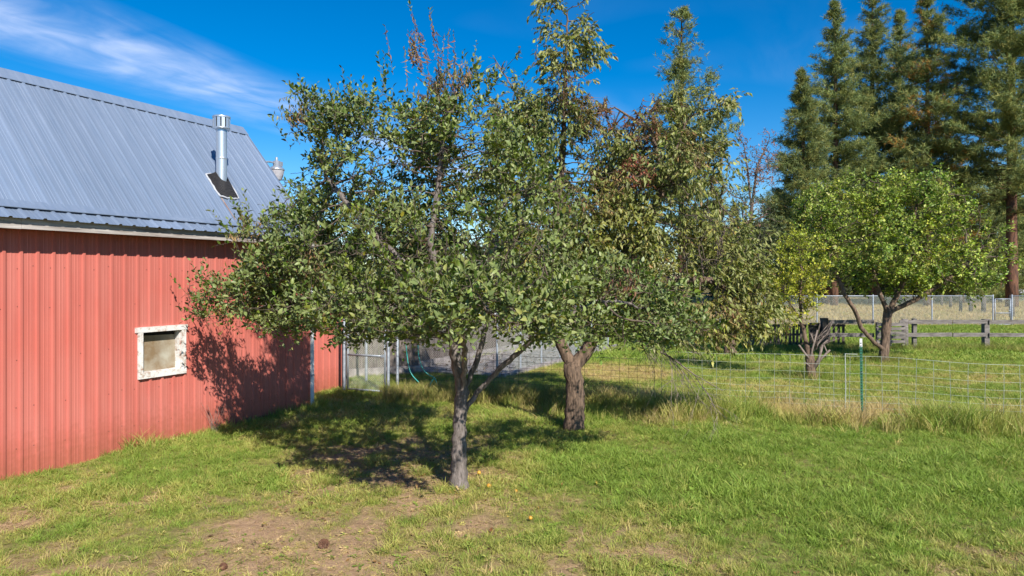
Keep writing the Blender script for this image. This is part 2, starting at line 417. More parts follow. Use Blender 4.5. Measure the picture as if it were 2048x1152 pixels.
inside = (np.abs(gxf) < 60) & (gyf > -30) & (gyf < 90)
gz = np.where(inside, (noise2(gxf, gyf, 1.3, 5, 2) - 0.5) * 0.05, 0)
gd = dryness(gxf, gyf)
soil = np.array([0.37, 0.255, 0.165]); thatch = np.array([0.20, 0.195, 0.07]); straw = np.array([0.38, 0.265, 0.125])
gc = thatch + (soil - thatch) * sm(0.25, 0.85, gd)[:, None]
gc = np.where((gyf > 41.5)[:, None], straw, gc)
far = sm(95, 140, np.hypot(gxf, gyf))
gc = gc * (1 - far[:, None]) + np.array([0.16, 0.14, 0.06]) * far[:, None]
nx, ny = len(gx), len(gy)
ii = (np.arange(ny - 1)[:, None] * nx + np.arange(nx - 1)[None, :]).ravel()
gme = mesh_np('ground', np.stack([gxf, gyf, gz], 1), [np.stack([ii, ii + 1, ii + nx + 1, ii + nx], 1)], M['ground'], True, gc)
tag(link('ground', gme), kind='structure')

# ------------------------------------------------------------------ the barn
barn = empty('barn', (BARN_C[0], BARN_C[1], 0), math.atan2(BU[1], BU[0]))
tag(barn, 'red ribbed steel barn with a blue-grey metal roof and one small square window', 'barn')
RIB = 0.2305; PW = RIB * 3; BL = 14.0
WIN = (3.28, 4.22, 1.18, 2.05)               # u0, u1, z0, z1 outside of the frame boards
OPEN = (WIN[0] + 0.09, WIN[1] - 0.09, WIN[2] + 0.09, WIN[3] - 0.08)
def rib_profile(u0, u1, h=0.027):
    """points (u, height) of the sheet between u0 and u1; ribs every RIB with two small stiffeners between"""
    base = [(0.0, 0), (0.022, 0), (0.034, h), (0.070, h), (0.084, 0), (0.128, 0), (0.133, .003), (0.139, .003), (0.144, 0),
            (0.178, 0), (0.183, .003), (0.189, .003), (0.194, 0)]
    pts = []; k = math.floor(u0 / RIB) - 1
    allp = []
    while k * RIB < u1 + RIB:
        allp += [(k * RIB + a, b) for a, b in base]; k += 1
    us = [a for a, _ in allp]; hsv = [b for _, b in allp]
    f = lambda u: float(np.interp(u, us, hsv))
    pts = [(u0, f(u0))] + [(a, b) for a, b in allp if u0 < a < u1] + [(u1, f(u1))]
    return pts, f
def wall_sheet(u0, u1, z0, z1, v=0.0, hole=None, off=0.0):
    mb = MB(); pts, f = rib_profile(u0 + off, u1 + off)
    pts = [(a - off, b) for a, b in pts]; f0 = f; f = lambda u: f0(u + off)
    if hole:
        for hu in (hole[0], hole[1]):
            if u0 < hu < u1: pts.append((hu, f(hu)))
        pts.sort()
    for (a, ha), (b, hb) in zip(pts[:-1], pts[1:]):
        if b - a < 1e-6: continue
        spans = [(z0, z1)]
        if hole and a >= hole[0] - 1e-6 and b <= hole[1] + 1e-6: spans = [(z0, hole[2]), (hole[3], z1)]
        for s0, s1 in spans:
            mb.add([(a, v + ha, s0), (b, v + hb, s0), (b, v + hb, s1), (a, v + ha, s1)], [(3, 2, 1, 0)])
    return mb
cache = {}
k = 0
while k * PW < BL:
    u0, u1 = k * PW, (k + 1) * PW
    hit = u1 > OPEN[0] and u0 < OPEN[1]
    if hit:
        wall_sheet(u0, u1, -0.08, 3.66, 0.0, OPEN).build('wall_panel', M['red'], barn)
    else:
        if 'w' not in cache: cache['w'] = wall_sheet(0, PW, -0.08, 3.66).mesh('wall_panel', M['red'])
        link('wall_panel', cache['w'], barn, (u0, 0.0006 * (k % 2), 0))
    k += 1
NP = k
# end wall (gable) and back wall
DEPTH = 3.9; RV = -1.95; RZ = 6.38; BV, BZ = 0.15, 3.935; EV, EZ = 0.42, 3.735
def gable(u, flip, name):
    mb = MB()
    vs = np.linspace(-DEPTH - 0.0, 0.0, 18)
    for a, b in zip(vs[:-1], vs[1:]):
        top = lambda v: 3.66 + (1 - abs(v - RV) / 1.95) * (RZ - 3.66 - 0.10)
        q = [(u, a, -0.08), (u, b, -0.08), (u, b, top(b)), (u, a, top(a))]
        mb.add(q, [(0, 1, 2, 3) if flip else (3, 2, 1, 0)])
        ru = u + (-0.02 if u < 1 else 0.02)
        mb.add([(u, b - .06, 0), (ru, b - .045, 0), (ru, b - .015, 0), (u, b, 0), (u, b - .06, top(b - .06)), (ru, b - .045, top(b - .045)), (ru, b - .015, top(b)), (u, b, top(b))],
               [(0, 1, 5, 4), (1, 2, 6, 5), (2, 3, 7, 6)])
    return mb.build(name, M['red'], barn)
gable(0.18, False, 'gable_wall'); gable(BL, True, 'gable_wall')
MB().add([(0, -DEPTH, -.08), (BL, -DEPTH, -.08), (BL, -DEPTH, 3.9), (0, -DEPTH, 3.9)], [(0, 1, 2, 3)]).build('back_wall', M['red'], barn)
# roof sheets: profile along u, running between two (v, z) points
def roof_sheet(u0, u1, a, b, lift=0.0, h=0.022, off=0.0):
    mb = MB(); pts, _ = rib_profile(u0 + off, u1 + off, h)
    a = np.array(a); b = np.array(b); t = (b - a) / np.linalg.norm(b - a); nrm = np.array([-t[1], t[0]])
    if nrm[1] < 0: nrm = -nrm
    flip = (b[0] > a[0])
    for (p, hp), (q, hq) in zip(pts[:-1], pts[1:]):
        c = [(p - off, *(a + nrm * (hp + lift))), (q - off, *(a + nrm * (hq + lift))), (q - off, *(b + nrm * (hq + lift))), (p - off, *(b + nrm * (hp + lift)))]
        mb.add(c, [(3, 2, 1, 0) if not flip else (0, 1, 2, 3)])
    # sheet edge seen at the eave
    return mb
RO = -0.15                                     # roof runs out past the gable
for (nm, a, b, lift) in (('roof_panel', (BV, BZ), (RV, RZ), 0.0), ('eave_panel', (EV, EZ), (BV - 0.03, BZ - 0.012), -0.004), ('back_roof_panel', (RV, RZ), (-DEPTH - 0.3, 3.75), 0.0)):
    me = roof_sheet(0, PW, a, b, lift).mesh(nm, M['roof'])
    for k in range(NP + 1):
        link(nm, me, barn, (k * PW - RO - 0.02, 0, 0.0008 * (k % 2)))
# cover strip over the change of pitch, with little dark rib ends above it
sl = np.array([RV - BV, RZ - BZ]); sl /= np.linalg.norm(sl); se = np.array([EV - BV, EZ - BZ]); se /= np.linalg.norm(se)
def strip(name, prof, th=0.003, mat='roof'):
    mb = MB()
    for (a, b) in zip(prof[:-1], prof[1:]):
        mb.add([(-RO - 0.03, *a), (BL, *a), (BL, *b), (-RO - 0.03, *b)], [(0, 1, 2, 3)])
    lo = prof[-1]
    mb.add([(-RO - 0.03, *lo), (BL, *lo), (BL, lo[0], lo[1] - 0.012), (-RO - 0.03, lo[0], lo[1] - 0.012)], [(0, 1, 2, 3)])
    return mb.build(name, M[mat], barn)
nm_s = np.array([-sl[1], sl[0]]); nm_s = nm_s if nm_s[1] > 0 else -nm_s
p_up = np.array([BV, BZ]) + sl * 0.09 + nm_s * 0.013; p_mid = np.array([BV, BZ]) + np.array([0.012, 0.022]); p_lo = np.array([BV, BZ]) + se * 0.10 + np.array([0, 0.030])
strip('pitch_flashing', [p_up, p_mid, p_lo])
q_up = np.array([RV, RZ + 0.035]); q_lo = np.array([RV, RZ]) - sl * 0.24 + nm_s * 0.034
strip('ridge_cap', [(RV - 0.17, RZ - 0.17 + .02), q_up, q_lo])
# rake trim on the gable edges and the fascia
mb = MB(); mb.bar((-RO - 0.01, BV, BZ - 0.055), (-RO - 0.01, RV, RZ - 0.055), 0.02, 0.12); mb.build('rake_board', M['roof'], barn)
mb = MB(); mb.bar((-RO - 0.01, -DEPTH - .3, 3.75 - 0.055), (-RO - 0.01, RV - 0.02, RZ - 0.055), 0.02, 0.12); mb.build('rake_board', M['roof'], barn)
mb = MB(); u = -0.08
for k in range(4):                            # fascia made of butted boards
    u1 = min(BL, u + (3.7 if k else 2.6))
    MB().box((u, EV - 0.125, EZ - 0.150 + 0.004 * (k % 2)), (u1 - 0.004, EV - 0.088, EZ + 0.02)).build('fascia_board', M['fascia'], barn); u = u1
MB().add([(-0.1, EV - .09, EZ - .02), (BL, EV - .09, EZ - .02), (BL, -0.03, EZ + 0.05), (-0.1, -0.03, EZ + 0.05)], [(0, 1, 2, 3)]).build('soffit', M['darkwood'], barn)
# screws: small washered heads in rows on the walls
mb = MB()
for zz in (0.42, 1.02, 1.72, 2.45, 3.05):
    for k in range(int(BL / RIB)):
        if random.random() < 0.3: continue
        uu = k * RIB + 0.105 + random.uniform(-.012, .012); z_ = zz + random.uniform(-.03, .03)
        if OPEN[0] - .12 < uu < OPEN[1] + .12 and OPEN[2] - .12 < z_ < OPEN[3] + .12: continue
        r_ = 0.0105
        mb.add([(uu - r_, .0015, z_), (uu, .0015, z_ - r_), (uu + r_, .0015, z_), (uu, .0015, z_ + r_), (uu, .008, z_)], [(0, 4, 1), (1, 4, 2), (2, 4, 3), (3, 4, 0)])
o = mb.build('screws', M['screw'], barn); o['kind'] = 'stuff'
# window
w = link('window', MB().box((OPEN[0] - .01, -0.16, OPEN[2] - .01), (OPEN[1] + .01, -0.135, OPEN[3] + .01)).mesh('window', M['dark']), barn)
u0, u1, z0, z1 = WIN; fb = 0.092
def board(nm, lo, hi):
    MB().box(lo, hi).build(nm, M['white'], w)
board('frame', (u0 - 0.03, 0.0, z1 - 0.085), (u1 + 0.03, 0.055, z1 + 0.005))
board('frame', (u0, 0.0, z0), (u1, 0.06, z0 + fb))
board('frame', (u0, 0.0, z0 + fb + .001), (u0 + fb - .005, 0.05, z1 - 0.086))
board('frame', (u1 - fb, 0.0, z0 + fb + .001), (u1, 0.05, z1 - 0.086))
board('reveal', (OPEN[0] - .004, -0.13, OPEN[2]), (OPEN[0] + 0.012, -0.001, OPEN[3]))
board('reveal', (OPEN[1] - .012, -0.13, OPEN[2]), (OPEN[1] + 0.004, -0.001, OPEN[3]))
board('sill', (OPEN[0] + .013, -0.13, OPEN[2] - .01), (OPEN[1] - .013, -0.001, OPEN[2] + 0.012))
MB().add([(OPEN[0] + .013, -0.11, OPEN[2] + .013), (OPEN[1] - .013, -0.11, OPEN[2] + .013), (OPEN[1] - .013, -0.125, OPEN[3] - .07), (OPEN[0] + .013, -0.125, OPEN[3] - .09)], [(3, 2, 1, 0)]).build('pane', M['pane'], w)
# white corner trim beside the end of the long wall
mb = MB(); mb.box((-0.045, 0.001, 0.02), (0.05, 0.05, 3.64)); mb.box((-0.045, -0.10, 0.02), (-0.022, 0.0, 3.64))
mb.build('corner_trim', M['trimwhite'], barn)
for zz in (0.7, 1.75, 2.8):
    MB().box((-0.05, 0.05, zz), (0.055, 0.058, zz + 0.05)).build('strap', M['galvpost'], barn)
# annex set back behind the barn
annex = empty('barn_annex', tuple(np.append(BARN_C - BN * 1.21, 0)), math.atan2(BU[1], BU[0]))
tag(annex, 'low red steel annex set back behind the end of the big barn', 'annex')
for k in range(4):
    u0_, u1_ = -PW * (k + 1), -PW * k
    u0_ = max(u0_, -2.58)
    if u1_ - u0_ > 0.05: wall_sheet(u0_, u1_, -0.05, 2.45).build('wall_panel', M['red'], annex)
mb = MB(); mb.add([(-2.58, -2.4, 0), (-2.58, 0, 0), (-2.58, 0, 2.45), (-2.58, -2.4, 2.9)], [(0, 1, 2, 3)]); mb.build('end_wall', M['red'], annex)
MB().bar((-2.60, 0.03, 0.02), (-2.60, 0.03, 2.45), 0.07, 0.05).build('corner_trim', M['greywood'], annex)
rs = MB().add([(-2.75, .2, 2.42), (0.0, .2, 2.42), (0.0, -2.5, 2.95), (-2.75, -2.5, 2.95)], [(0, 1, 2, 3)]); rs.build('roof', M['roof'], annex)

def barn_pt(u, v, z):
    p = BARN_C + BU * u + BN * v; return Vector((p[0], p[1], z))
# flue on the roof
fa = 0.322; fu = 1.99
fp = np.array([BV, BZ]) + fa * np.array([RV - BV, RZ - BZ])
flue = empty('flue_pipe', barn_pt(fu, fp[0], fp[1]), math.atan2(BU[1], BU[0]))
tag(flue, 'shiny round metal flue pipe with a vented cap standing on the barn roof', 'flue')
FR, FT = 0.104, 1.16
MB().lathe([(FR, -0.12), (FR, 0.2), (FR, 0.54), (FR, 0.549), (FR + .004, 0.555), (FR + .004, 0.57), (FR, 0.576), (FR, .59), (FR, 0.9), (FR, FT)], 28).build('pipe', M['galv'], flue, True)
capo = link('cap', MB().lathe([(0.172, FT + 0.215), (0.176, FT + 0.235), (0.165, FT + 0.25), (0.02, FT + 0.268)], 28).mesh('cap', M['galv'], True), flue)
MB().lathe([(0.11, FT - 0.02), (0.168, FT - 0.005), (0.170, FT + 0.02), (0.11, FT + 0.022)], 28, cap=False).build('cap_base', M['galv'], flue, True)
for k in range(12):                           # vent slats round the cap
    t = 2 * math.pi * k / 12
    mb = MB(); mb.bar((0.160 * math.cos(t), 0.160 * math.sin(t), FT + 0.02), (0.160 * math.cos(t), 0.160 * math.sin(t), FT + 0.215), 0.062, 0.006, up=(math.cos(t), math.sin(t), 0))
    mb.build('vent_slat', M['galv'], capo)
MB().lathe([(0.10, FT + .02), (0.10, FT + .21)], 16).build('inner_core', M['dark'], capo)
# boot: stepped rubber sheet shaped to the roof
th = math.atan2(RZ - BZ, BV - RV)
boot = link('boot', MB().mesh('tmp', None), flue); bpy.data.meshes.remove(boot.data) if False else None
mb = MB()
rows = 11
def on_roof(du, s, h):                       # du along barn, s up the slope, h off the roof
    s = s + max(0, h - .027) * math.tan(th); return (du, -s * math.cos(th) + h * math.sin(th), s * math.sin(th) + h * math.cos(th))
for i in range(rows):
    a_ = 1 - i / rows
    r_o, r_i = 0.24 * a_ + 0.11 * (1 - a_), 0.0
    h0, h1 = 0.027 + 0.012 * i, 0.027 + 0.012 * (i + 1)
    n_ = 24; ring0 = []; ring1 = []; ring2 = []
    for k in range(n_):
        t = 2 * math.pi * k / n_
        c, s = math.cos(t), math.sin(t); q = max(abs(c), abs(s)) ** (0.75 * a_)
        ring0.append(on_roof(r_o * c / q, r_o * 1.3 * s / q - 0.02, h0)); ring1.append(on_roof(r_o * c / q, r_o * 1.3 * s / q - 0.02, h1))
        r2 = r_o - 0.014; ring2.append(on_roof(r2 * c / q, r2 * 1.3 * s / q - 0.02, h1))
    vs = ring0 + ring1 + ring2
    fs = [(k, (k + 1) % n_, n_ + (k + 1) % n_, n_ + k) for k in range(n_)] + [(n_ + k, n_ + (k + 1) % n_, 2 * n_ + (k + 1) % n_, 2 * n_ + k) for k in range(n_)]
    mb.add(vs, fs)
boot.data = mb.mesh('boot', M['rubber'])
ring = []
for k in range(41):
    t = 2 * math.pi * k / 40; c, s = math.cos(t), math.sin(t); q = max(abs(c), abs(s)) ** 0.75
    ring.append(on_roof(0.255 * c / q + random.uniform(-.008, .008), 0.33 * s / q - 0.02 + random.uniform(-.01, .01), 0.024 + random.uniform(0, .008)))
MB().tube(ring, [random.uniform(.014, .022) for _ in ring], 6, cap=False).build('sealant_bead', M['sealant'], boot, True)
for du, ln, wd in ((0.20, 0.75, 0.018), (-0.19, 0.62, 0.014)):
    mb = MB(); pr = [on_roof(du - wd, -0.33, .0045), on_roof(du + wd, -0.33, .0045), on_roof(du + wd * .4, -0.33 - ln, .0045), on_roof(du - wd * .4, -0.33 - ln, .0045)]
    mb.add(pr, [(0, 1, 2, 3)]); mb.build('rust_streak', M['rust'], flue)
# yard light on an arm from the gable
lp = barn_pt(-0.92, RV + 0.02, 5.52)
yl = empty('yard_light', lp, math.atan2(BU[1], BU[0]))
tag(yl, 'grey bucket-shaped yard light on a short arm beyond the roof edge', 'yard light')
MB().lathe([(0.05, 0.26), (0.085, 0.25), (0.09, 0.12), (0.13, 0.11), (0.185, 0.06), (0.195, 0.03), (0.185, 0.02)], 24).build('housing', M['galv'], yl, True)
mb = MB(); n_ = 48; prof = [(0.178, 0.02), (0.15, -0.12), (0.115, -0.21), (0.09, -0.225)]
base = 0
for r_, z_ in prof:
    for k in range(n_):
        t = 2 * math.pi * k / n_; rr = r_ * (1 + 0.018 * (k % 2)); mb.v.append((rr * math.cos(t), rr * math.sin(t), z_))
for i in range(3):
    for k in range(n_): a = i * n_ + k; b = i * n_ + (k + 1) % n_; mb.f.append((a, b, b + n_, a + n_))
mb.f.append(tuple(3 * n_ + k for k in range(n_))); mb.build('lens', M['lens'], yl)
MB().tube([(0.0, 0, 0.20), (0.25, 0, 0.20), (0.60, 0, 0.14), (0.93, 0, 0.02)], 0.022, 8).build('arm', M['galvpost'], yl, True)
MB().lathe([(0.03, 0.26), (0.035, 0.33), (0.02, 0.35)], 12).build('photocell', M['galvpost'], yl, True)
MB().box((-0.16, -0.05, 0.14), (-0.02, 0.05, 0.25)).build('ballast_box', M['galvpost'], yl)

# ------------------------------------------------------------------ trees
def ellipsoid_pts(c, r, n):
    d = rng.normal(size=(n, 3)); d /= np.linalg.norm(d, axis=1)[:, None]
    rad = rng.random(n) ** (1 / 2.2)
    return np.array(c) + d * rad[:, None] * np.array(r)
def blobs_to_pts(blobs, dens, cut=0.0, seed=0, cs=1.1):
    out = []
    for (x, y, Y, rx, ry, rd) in blobs:
        c = at(x, y, Y); r = (rx / F * Y, rd, ry / F * Y)
        out.append(ellipsoid_pts(c, r, max(8, int(dens * r[0] * r[1] * r[2] * 4.19))))
    p = np.concatenate(out)
    if cut > 0: p = p[(noise3(p, cs, seed) > cut) | (rng.random(len(p)) < .12)]
    return p
def grow(paths, attr, step=0.12, infl=2.5, kill=0.2, iters=260):
    """paths: hand-laid trunk and limbs [(parent_path or None, parent_index, [points])]; attractors pull the rest out"""
    pos, par, tips = [], [], {}
    for pi, (pp, pidx, pts) in enumerate(paths):
        pts = [np.asarray(p, float) for p in pts]
        prev = None if pp is None else tips[pp][pidx]
        ids = []
        start = pos[prev] if prev is not None else pts[0]
        seq = pts if prev is not None else pts[1:]
        if prev is None:
            pos.append(pts[0]); par.append(-1); prev = 0
        ids.append(prev)
        cur = start
        for q in seq:
            n = max(1, int(np.linalg.norm(q - cur) / step))
            for i in range(1, n + 1):
                w = math.sin(i * 1.7 + len(pos)) * 0.012
                pos.append(cur + (q - cur) * i / n + np.array([w, w * .5, 0])); par.append(prev); prev = len(pos) - 1
            ids.append(prev); cur = q
        tips[pi] = ids
    n_hand = len(pos)
    P = np.zeros((30000, 3)); P[:n_hand] = pos; N = n_hand; par = list(par)
    A = np.array(attr); alive = np.ones(len(A), bool)
    bd = np.full(len(A), 1e9); bi = np.zeros(len(A), int)
    def upd(i0, i1):
        for s in range(i0, i1, 256):
            e = min(i1, s + 256)
            d = np.linalg.norm(A[:, None] - P[None, s:e], axis=2); k = d.argmin(1); dd = d[np.arange(len(A)), k]
            m = dd < bd; bd[m] = dd[m]; bi[m] = k[m] + s
    upd(0, N)
    for it in range(iters):
        m = alive & (bd < infl)
        if not m.any(): break
        idx = bi[m]; dv = A[m] - P[idx]; dv /= np.linalg.norm(dv, axis=1)[:, None] + 1e-9
        acc = np.zeros((N, 3)); np.add.at(acc, idx, dv)
        un = np.unique(idx); d = acc[un]; ln = np.linalg.norm(d, axis=1); ok = ln > 0.05; un, d = un[ok], d[ok] / ln[ok][:, None]
        d = d + rng.normal(scale=0.18, size=d.shape); d /= np.linalg.norm(d, axis=1)[:, None]
        n = len(un)
        if n == 0 or N + n > 29000: break
        P[N:N + n] = P[un] + d * step; par += list(un); o = N; N += n
        upd(o, N); alive &= bd > kill
    return P[:N].copy(), np.array(par), n_hand
def radii(P, par, R0, tip):
    N = len(P); ch = np.zeros(N, int); t = np.zeros(N)
    for i in range(N - 1, 0, -1): ch[par[i]] += 1
    w = np.where(ch == 0, 1.0, 0)
    for i in range(N - 1, 0, -1): w[par[i]] += w[i]
    p = math.log(R0 / tip) / math.log(max(2, w[0]))
    return tip * w ** p, ch, w
def tubes(P, par, rad, sel_chain, name, mat, parent, minr=0.0, knob=0.0):
    V, Fq = [], []; base = 0
    for ids in sel_chain:
        pts = P[ids]; rr = rad[ids].copy()
        n = 12 if rr[0] > 0.06 else 7 if rr[0] > 0.02 else 4 if rr[0] > 0.008 else 3
        d = np.gradient(pts, axis=0) if len(pts) > 1 else np.array([[0, 0, 1.0]])
        d /= np.linalg.norm(d, axis=1)[:, None] + 1e-9
        u = np.cross(d[0], [0.31, 0.95, 0.1]); u /= np.linalg.norm(u) + 1e-9
        tt = np.arange(n) * 2 * math.pi / n
        for i in range(len(pts)):
            u = u - d[i] * u.dot(d[i]); u /= np.linalg.norm(u) + 1e-9; w_ = np.cross(d[i], u)
            r_ = max(rr[i], minr)
            k = 1.0 if not knob else 1 + knob * (noise3(np.stack([np.cos(tt) * 1.4, np.sin(tt) * 1.4, np.full(n, pts[i][2] * 2.2)], 1), 1.6, 3) - 0.5)
            V.append(pts[i] + r_ * ((np.cos(tt) * k)[:, None] * u + (np.sin(tt) * k)[:, None] * w_))
        for i in range(len(pts) - 1):
            a = base + i * n + np.arange(n); b = base + i * n + (np.arange(n) + 1) % n
            Fq.append(np.stack([a, b, b + n, a + n], 1))
        base += n * len(pts)
    if not V: return None
    return link(name, mesh_np(name, np.concatenate(V), [np.concatenate(Fq)], mat, True), parent)
def chains(P, par, rad):
    N = len(P); best = np.full(N, -1)
    for i in range(1, N):
        p = par[i]
        if best[p] < 0 or rad[i] > rad[best[p]]: best[p] = i
    out = []; starts = [0] + [i for i in range(1, N) if best[par[i]] != i]
    for s in starts:
        ids = [] if s == 0 else [par[s]]
        c = s
        while c >= 0: ids.append(c); c = best[c]
        out.append(np.array(ids))
    return out

# leaf templates: (u along, s sideways, h up) ; faces
def leaf_template(w=0.26, fold=0.10, curl=0.25, mid=0.42):
    v = np.array([[0, 0, 0], [0.28, -w * .92, fold], [0.28, 0, 0], [0.28, w * .92, fold], [0.66, -w * .80, fold * .9], [0.66, 0, 0], [0.66, w * .80, fold * .9], [1, 0, 0]], float)
    v[:, 2] -= curl * v[:, 0] ** 2
    q = np.array([[1, 2, 5, 4], [2, 3, 6, 5]]); t = np.array([[0, 2, 1], [0, 3, 2], [4, 5, 7], [5, 6, 7]])
    return v, q, t
def leaf_template_small(w=0.3, fold=0.1, curl=0.2):
    v = np.array([[0, 0, 0], [0.45, -w, fold], [0.5, 0, 0], [0.45, w, fold], [1, 0, 0]], float); v[:, 2] -= curl * v[:, 0] ** 2
    return v, np.zeros((0, 4), int), np.array([[0, 2, 1], [0, 3, 2], [1, 2, 4], [2, 3, 4]])
def norm(a): return a / (np.linalg.norm(a, axis=-1, keepdims=True) + 1e-9)
def build_leaves(L, tmpl, name, mat, parent):
    v, q, t = tmpl; n = len(L['p']); k = len(v)
    X = norm(L['d']); Z = norm(L['n'] - X * (L['n'] * X).sum(1, keepdims=True)); Yv = np.cross(Z, X)
    s = L['s'][:, None, None]; wj = L['w'][:, None, None]; cj = L['c'][:, None, None]
    V = L['p'][:, None] + s * (v[None, :, 0:1] * X[:, None] + wj * v[None, :, 1:2] * Yv[:, None] + cj * v[None, :, 2:3] * Z[:, None])
    off = (np.arange(n) * k)[:, None, None]
    faces = [(off + f[None]).reshape(-1, f.shape[1]) for f in (q, t) if len(f)]
    col = np.repeat(L['col'], k, 0)
    return link(name, mesh_np(name, V.reshape(-1, 3), faces, mat, True, col), parent)
def make_shoots(B, D, length, nl, size, spread=0.9, up=0.4, droop=0.0, curl=1.0):
    """B base points, D directions; returns leaf arrays and stem lines"""
    n = len(B); D = norm(D)
    e1 = norm(np.cross(D, rng.normal(size=(n, 3)))); e2 = np.cross(D, e1)
    out = {k: [] for k in 'pdnswc'}; sh = []
    ph0 = rng.random(n) * 6.28
    for j in range(int(nl.max())):
        m = j < nl
        t = (j + 0.6) / nl[m]
        p = B[m] + D[m] * (length[m] * t)[:, None] + np.array([0, 0, -1.0]) * (droop * 0.25 * length[m] * t ** 2)[:, None]
        ph = ph0[m] + j * 2.399 + rng.normal(scale=0.25, size=m.sum())
        side = np.cos(ph)[:, None] * e1[m] + np.sin(ph)[:, None] * e2[m]
        d = norm(side * spread * (1.1 - 0.55 * t)[:, None] + D[m] * (0.55 + 0.4 * t)[:, None] + np.array([0, 0, 1.0]) * (up - droop) + rng.normal(scale=0.22, size=p.shape))
        nn = norm(D[m] * 0.9 + np.array([0, 0, 0.7]) - side * 0.2 + rng.normal(scale=0.6, size=p.shape))
        if droop > 0.5: nn = norm(side + np.array([0, 0, 0.3]) + rng.normal(scale=0.3, size=p.shape))
        out['p'].append(p + side * 0.008); out['d'].append(d); out['n'].append(nn)
        out['s'].append(size * rng.uniform(0.5, 1.2, m.sum()) * (1.05 - 0.35 * np.abs(t - 0.45)))
        out['w'].append(rng.uniform(0.8, 1.2, m.sum())); out['c'].append(rng.uniform(0.3, 1.7, m.sum()) * curl); sh.append(np.nonzero(m)[0])
    L = {k: np.concatenate(v) for k, v in out.items()}
    L['shoot'] = np.concatenate(sh)
    return L
def pick_cols(n, pal, wts):
    pal = np.array(pal); i = rng.choice(len(pal), n, p=np.array(wts) / sum(wts))
    return pal[i] * rng.uniform(0.62, 1.22, (n, 1)) * rng.uniform(0.94, 1.06, (n, 3))
def stems(B, D, length, r, name, mat, parent, droop=0.0):
    n = len(B); D = norm(D); u = norm(np.cross(D, [0.3, 0.2, 0.9])); w = np.cross(D, u); V = []
    for t, rr in ((0.0, r), (0.5, r * .75), (1.0, r * 0.4)):
        c = B + D * (length * t)[:, None] + np.array([0, 0, -1.0]) * (droop * .25 * length * t * t)[:, None]
        for k in range(3):
            a = 2.094 * k; V.append(c + rr * (math.cos(a) * u + math.sin(a) * w))
    V = np.stack(V, 1).reshape(-1, 3); o = (np.arange(n) * 9)[:, None]
    f = [np.concatenate([o + s + np.array([[k, (k + 1) % 3, 3 + (k + 1) % 3, 3 + k]]) for k in range(3) for s in (0, 3)])]
    return link(name, mesh_np(name, V, f, mat, True), parent)

